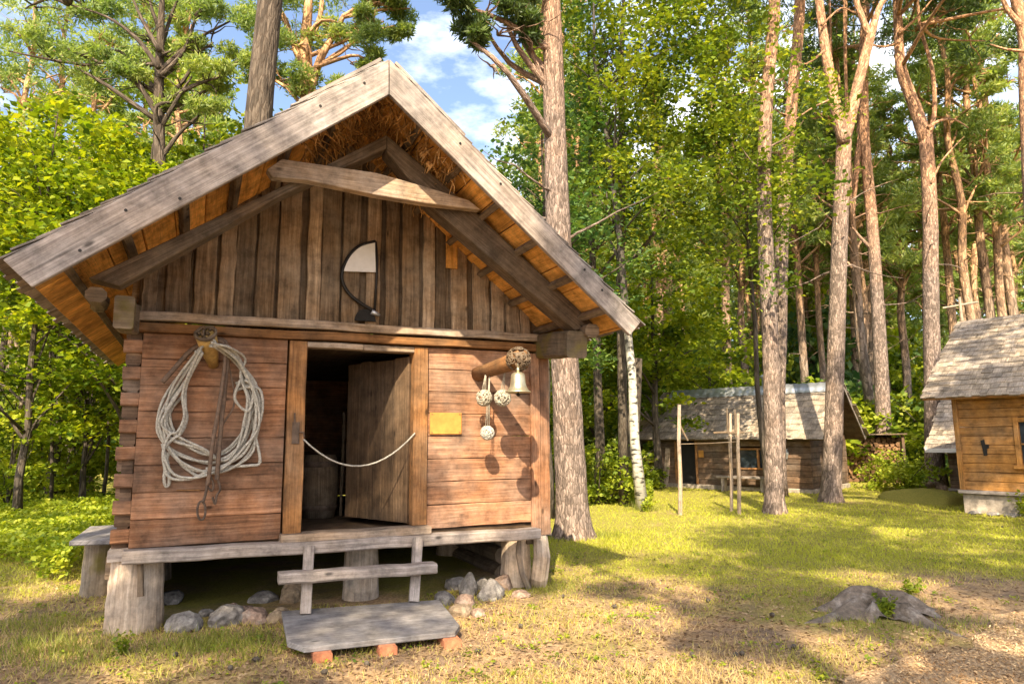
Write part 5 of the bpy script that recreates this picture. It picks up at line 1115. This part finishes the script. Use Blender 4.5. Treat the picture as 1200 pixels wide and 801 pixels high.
# taller tufts near the left post and under the stump edges
C = []
for cx, cy, m_, hh in ((-3.35, 5.1, 500, .13), (-2.3, 5.15, 700, .10), (-1.9, 5.2, 400, .09), (-3.1, 4.9, 300, .09), (3.55, 5.55, 300, .07), (2.8, 5.6, 300, .07), (3.5, 6.4, 300, .08), (2.6, 6.1, 260, .06), (3.1, 6.5, 260, .08), (3.15, 5.45, 260, .05), (-3.9, 5.7, 400, .12), (.5, 7.0, 260, .09), (2.75, 14.1, 300, .2), (1.3, 10.4, 400, .12), (.6, 10.1, 300, .1)):
    px_, py_ = cx+rng.normal(size=m_)*.22, cy+rng.normal(size=m_)*.16; C.append(np.stack([px_, py_, np.full(m_, .09), hh*rng.uniform(.5, 1.2, m_)], 1))
C = np.concatenate(C); n = len(C); an = rng.uniform(0, 6.3, n); base = C[:, :3]; dx = np.stack([np.cos(an)*.004, np.sin(an)*.004, 0*an], 1); tip = base+np.stack([rng.normal(size=n)*C[:, 3]*.4, rng.normal(size=n)*C[:, 3]*.4, C[:, 3]], 1)
M['tallgrass'] = leaf('tall_grass', [(.14, .17, .03), (.25, .28, .05), (.42, .38, .12)], .4, (1.1, 1.1, .5))
o = link('tall_grass', quadmesh('tall_grass', np.stack([base-dx, base+dx, tip], 1), [M['tallgrass']])); tag(o, 'longer tufts of grass at posts, stump and tree feet', 'grass', kind='stuff')
# low green cover at the left
x = rng.uniform(-12, -3.9, 95000); y = 7.2+8.5*rng.random(95000)**1.3; edge = 7.9+.5*np.sin(x*1.7)+(x+6)*-.10
ok = (y > edge) & ~hut_mask(x, y); dxu = (x-HUT.x)*HU.x+(y-HUT.y)*HU.y; ok &= dxu < -.7; x, y = x[ok], y[ok]
hh = .34*(1+.4*smooth_noise(x, y, 2.2, 8)); z = .1+hh*rng.random(len(x))**.5
o = link('ground_cover', quadmesh('ground_cover', leafquads(np.stack([x, y, z], 1), .062, .5), [M['limel']])); tag(o, 'knee high bright green undergrowth left of the hut', 'undergrowth', kind='stuff')
x = rng.uniform(-1, 6, 22000); y = rng.uniform(14.6, 22, 22000); ok = (x/y < .30) & (y > 15.2+.3*np.sin(x*3)-.0); ok &= x/y < .205; x, y = x[ok], y[ok]; z = .1+.4*rng.random(len(x))*(1+.4*smooth_noise(x, y, 2, 4))
o = link('undergrowth', quadmesh('undergrowth', leafquads(np.stack([x, y, z], 1), .09, .5), [M['bushl']])); tag(o, 'low undergrowth behind the birch and thick pine', 'undergrowth', kind='stuff')
# fallen leaves, cones and chips
x, y = pxground(38000, 580, 900); ok = (y < 20) & ~hut_mask(x, y); x, y = x[ok], y[ok]; z = np.array([gz(a, b) for a, b in zip(x, y)])+.006+rng.random(len(x))*.008
q = leafquads(np.stack([x, y, z], 1), .024, 2.2, .6, .7); o = link('leaf_litter', quadmesh('leaf_litter', q, [M['litter']])); tag(o, 'scattered dry leaves and bits of bark on the ground', 'litter', kind='stuff')
n = 42000; t_ = rng.uniform(-1.2, 5.5, n); m_ = rng.random(n)*2.6-.06; x = 1.95+t_*.816+.578*m_; y = 4.2+t_*.578-.816*m_; wob = .10*np.sin(t_*3.1)+.05*np.sin(t_*8); ok = m_ > -wob+rng.normal(size=n)*.03; x, y = x[ok], y[ok]
q = leafquads(np.stack([x, y, np.array([gz(a, b) for a, b in zip(x, y)])+.02+rng.random(len(x))*.012], 1), .021, 1.2, .35, .6); o = link('wood_chips', quadmesh('wood_chips', q, [M['chips']])); tag(o, 'pale wood chips covering the path in the near right corner', 'wood chips', kind='stuff')
# twigs and needles bits
x, y = pxground(5200, 600, 900); ok = (y < 14) & ~hut_mask(x, y); x, y = x[ok], y[ok]; n = len(x); an = rng.uniform(0, 6.3, n); ln = rng.uniform(.02, .10, n)**1; c = np.stack([x, y, np.array([gz(a, b) for a, b in zip(x, y)])+.012], 1)
d1 = np.stack([np.cos(an)*ln, np.sin(an)*ln, rng.normal(size=n)*.006], 1)*.5; d2 = np.stack([-np.sin(an), np.cos(an), 0*an], 1)*.0028
o = link('twig_litter', quadmesh('twig_litter', np.stack([c-d1-d2, c+d1-d2*.5, c+d1+d2*.5, c-d1+d2], 1), [M['litter']])); tag(o, 'thin fallen twigs strewn over the dry ground', 'twigs', kind='stuff')
# weed clumps
cx, cy = pxground(420, 600, 880); ok = (cy < 14) & ~hut_mask(cx, cy) & (((cx-1.95)*.578-(cy-4.2)*.816) < -.1); cx, cy = cx[ok], cy[ok]
q = []
for a, b_ in zip(cx, cy):
    m_ = int(rng.integers(8, 26)); p = np.stack([a+rng.normal(size=m_)*.035, b_+rng.normal(size=m_)*.035, gz(a, b_)+rng.uniform(.008, .045, m_)], 1); q.append(p)
o = link('weeds', quadmesh('weeds', leafquads(np.concatenate(q), .028, .9, .6), [M['bushl']])); tag(o, 'small low weeds dotted through the grass', 'weeds', kind='stuff')
# pine cones
b = MB(); b.tube([(0, -.022, 0), (0, -.01, 0), (0, .012, 0), (0, .026, 0)], [.008, .018, .015, .004], 8, jit=.15); cone = b.build('pine_cone', M['dark_bark'])
pc = [(270, 785), (300, 775), (812, 770), (830, 705), (905, 722), (930, 760), (985, 728), (870, 768), (720, 712), (660, 700), (690, 690), (430, 780), (380, 790), (205, 770), (560, 765), (610, 735), (862, 770), (1160, 640), (1175, 618)]
for i, (px, py) in enumerate(pc):
    o = cone if i == 0 else cone.copy()
    if i: col.objects.link(o)
    g = G(px, py); o.location = (g.x, g.y, gz(g.x, g.y)+.018); o.rotation_euler = (0, 0, i*1.7); tag(o, 'small dark pine cone lying loose on the ground before the hut', 'pine cone', 'pine cones on the ground')

# ------------------------------------------------------------------ pines behind and beside the viewer: their crowns dapple the clearing
def shade_pine(x, y, H, z0, sp, ncl, seed, rc=.8, per=260, label='tall pine standing behind the viewer'):
    rr = random.Random(seed); pts = [Vector((rr.gauss(0, .05)*i, rr.gauss(0, .05)*i, H*i/8)) for i in range(9)]
    cl = [(Vector((rr.gauss(0, sp), rr.gauss(0, sp), rr.uniform(z0, H))), rc*rr.uniform(.6, 1.3)) for _ in range(ncl)]
    return pine('pine_tree', label, (x, y, gz(x, y)-.05), pts, [.25, .22, .2, .18, .16, .14, .11, .07, .03], cl, M['pine'], tuft=.16, per=per, k=3, seed=seed, ntr=10, dead=4, deadz=(4, 7), group='pines around the viewer')
for i, a in enumerate([(-8.8, -3.2, 14, 7, 1.9, 20), (-4.6, -6.8, 14, 8, 1.7, 22), (1.3, -6.8, 14, 8, 1.3, 17), (4.4, -3.2, 13, 8, 1.5, 24), (7.2, -.8, 13.5, 7.5, 1.8, 24), (9.8, 3.2, 14, 8, 1.8, 22), (12.6, 6.8, 15, 7.5, 1.8, 18), (-13, 2., 14, 7, 1.9, 14), (6.0, -7.0, 15, 8.5, 1.9, 24)]): shade_pine(*a, seed=200+i, rc=1.05, per=420)
# the one whose low boughs shade the left front wall
g = Vector((-5., -2.0, .05)); cl = [(Vector((dx, dy, dz)), r_) for dx, dy, dz, r_ in ((1.65, .4, 8., .6), (2.0, .1, 8., .6), (2.4, .3, 8.1, .55), (2.8, .1, 8., .5), (2.2, -.4, 8.2, .6), (2.7, -.5, 8.2, .55), (1.2, .2, 8.6, .5), (3.1, -.2, 8.1, .4), (1.8, -.2, 7.8, .5), (2.5, -.1, 7.7, .5), (3.0, .2, 7.8, .4), (0, 0, 11, 1.1), (-.9, .2, 10, 1.), (.6, -1., 10.5, .6), (-.3, -.8, 12, 1.))]
pine('pine_tree', 'tall pine standing behind the viewer', g, [Vector((0, 0, 12.5*i/8)) for i in range(9)], [.25, .22, .2, .18, .16, .14, .11, .07, .03], cl, M['pine'], tuft=.16, per=700, k=3, seed=250, ntr=10, dead=3, deadz=(4, 7), group='pines around the viewer')
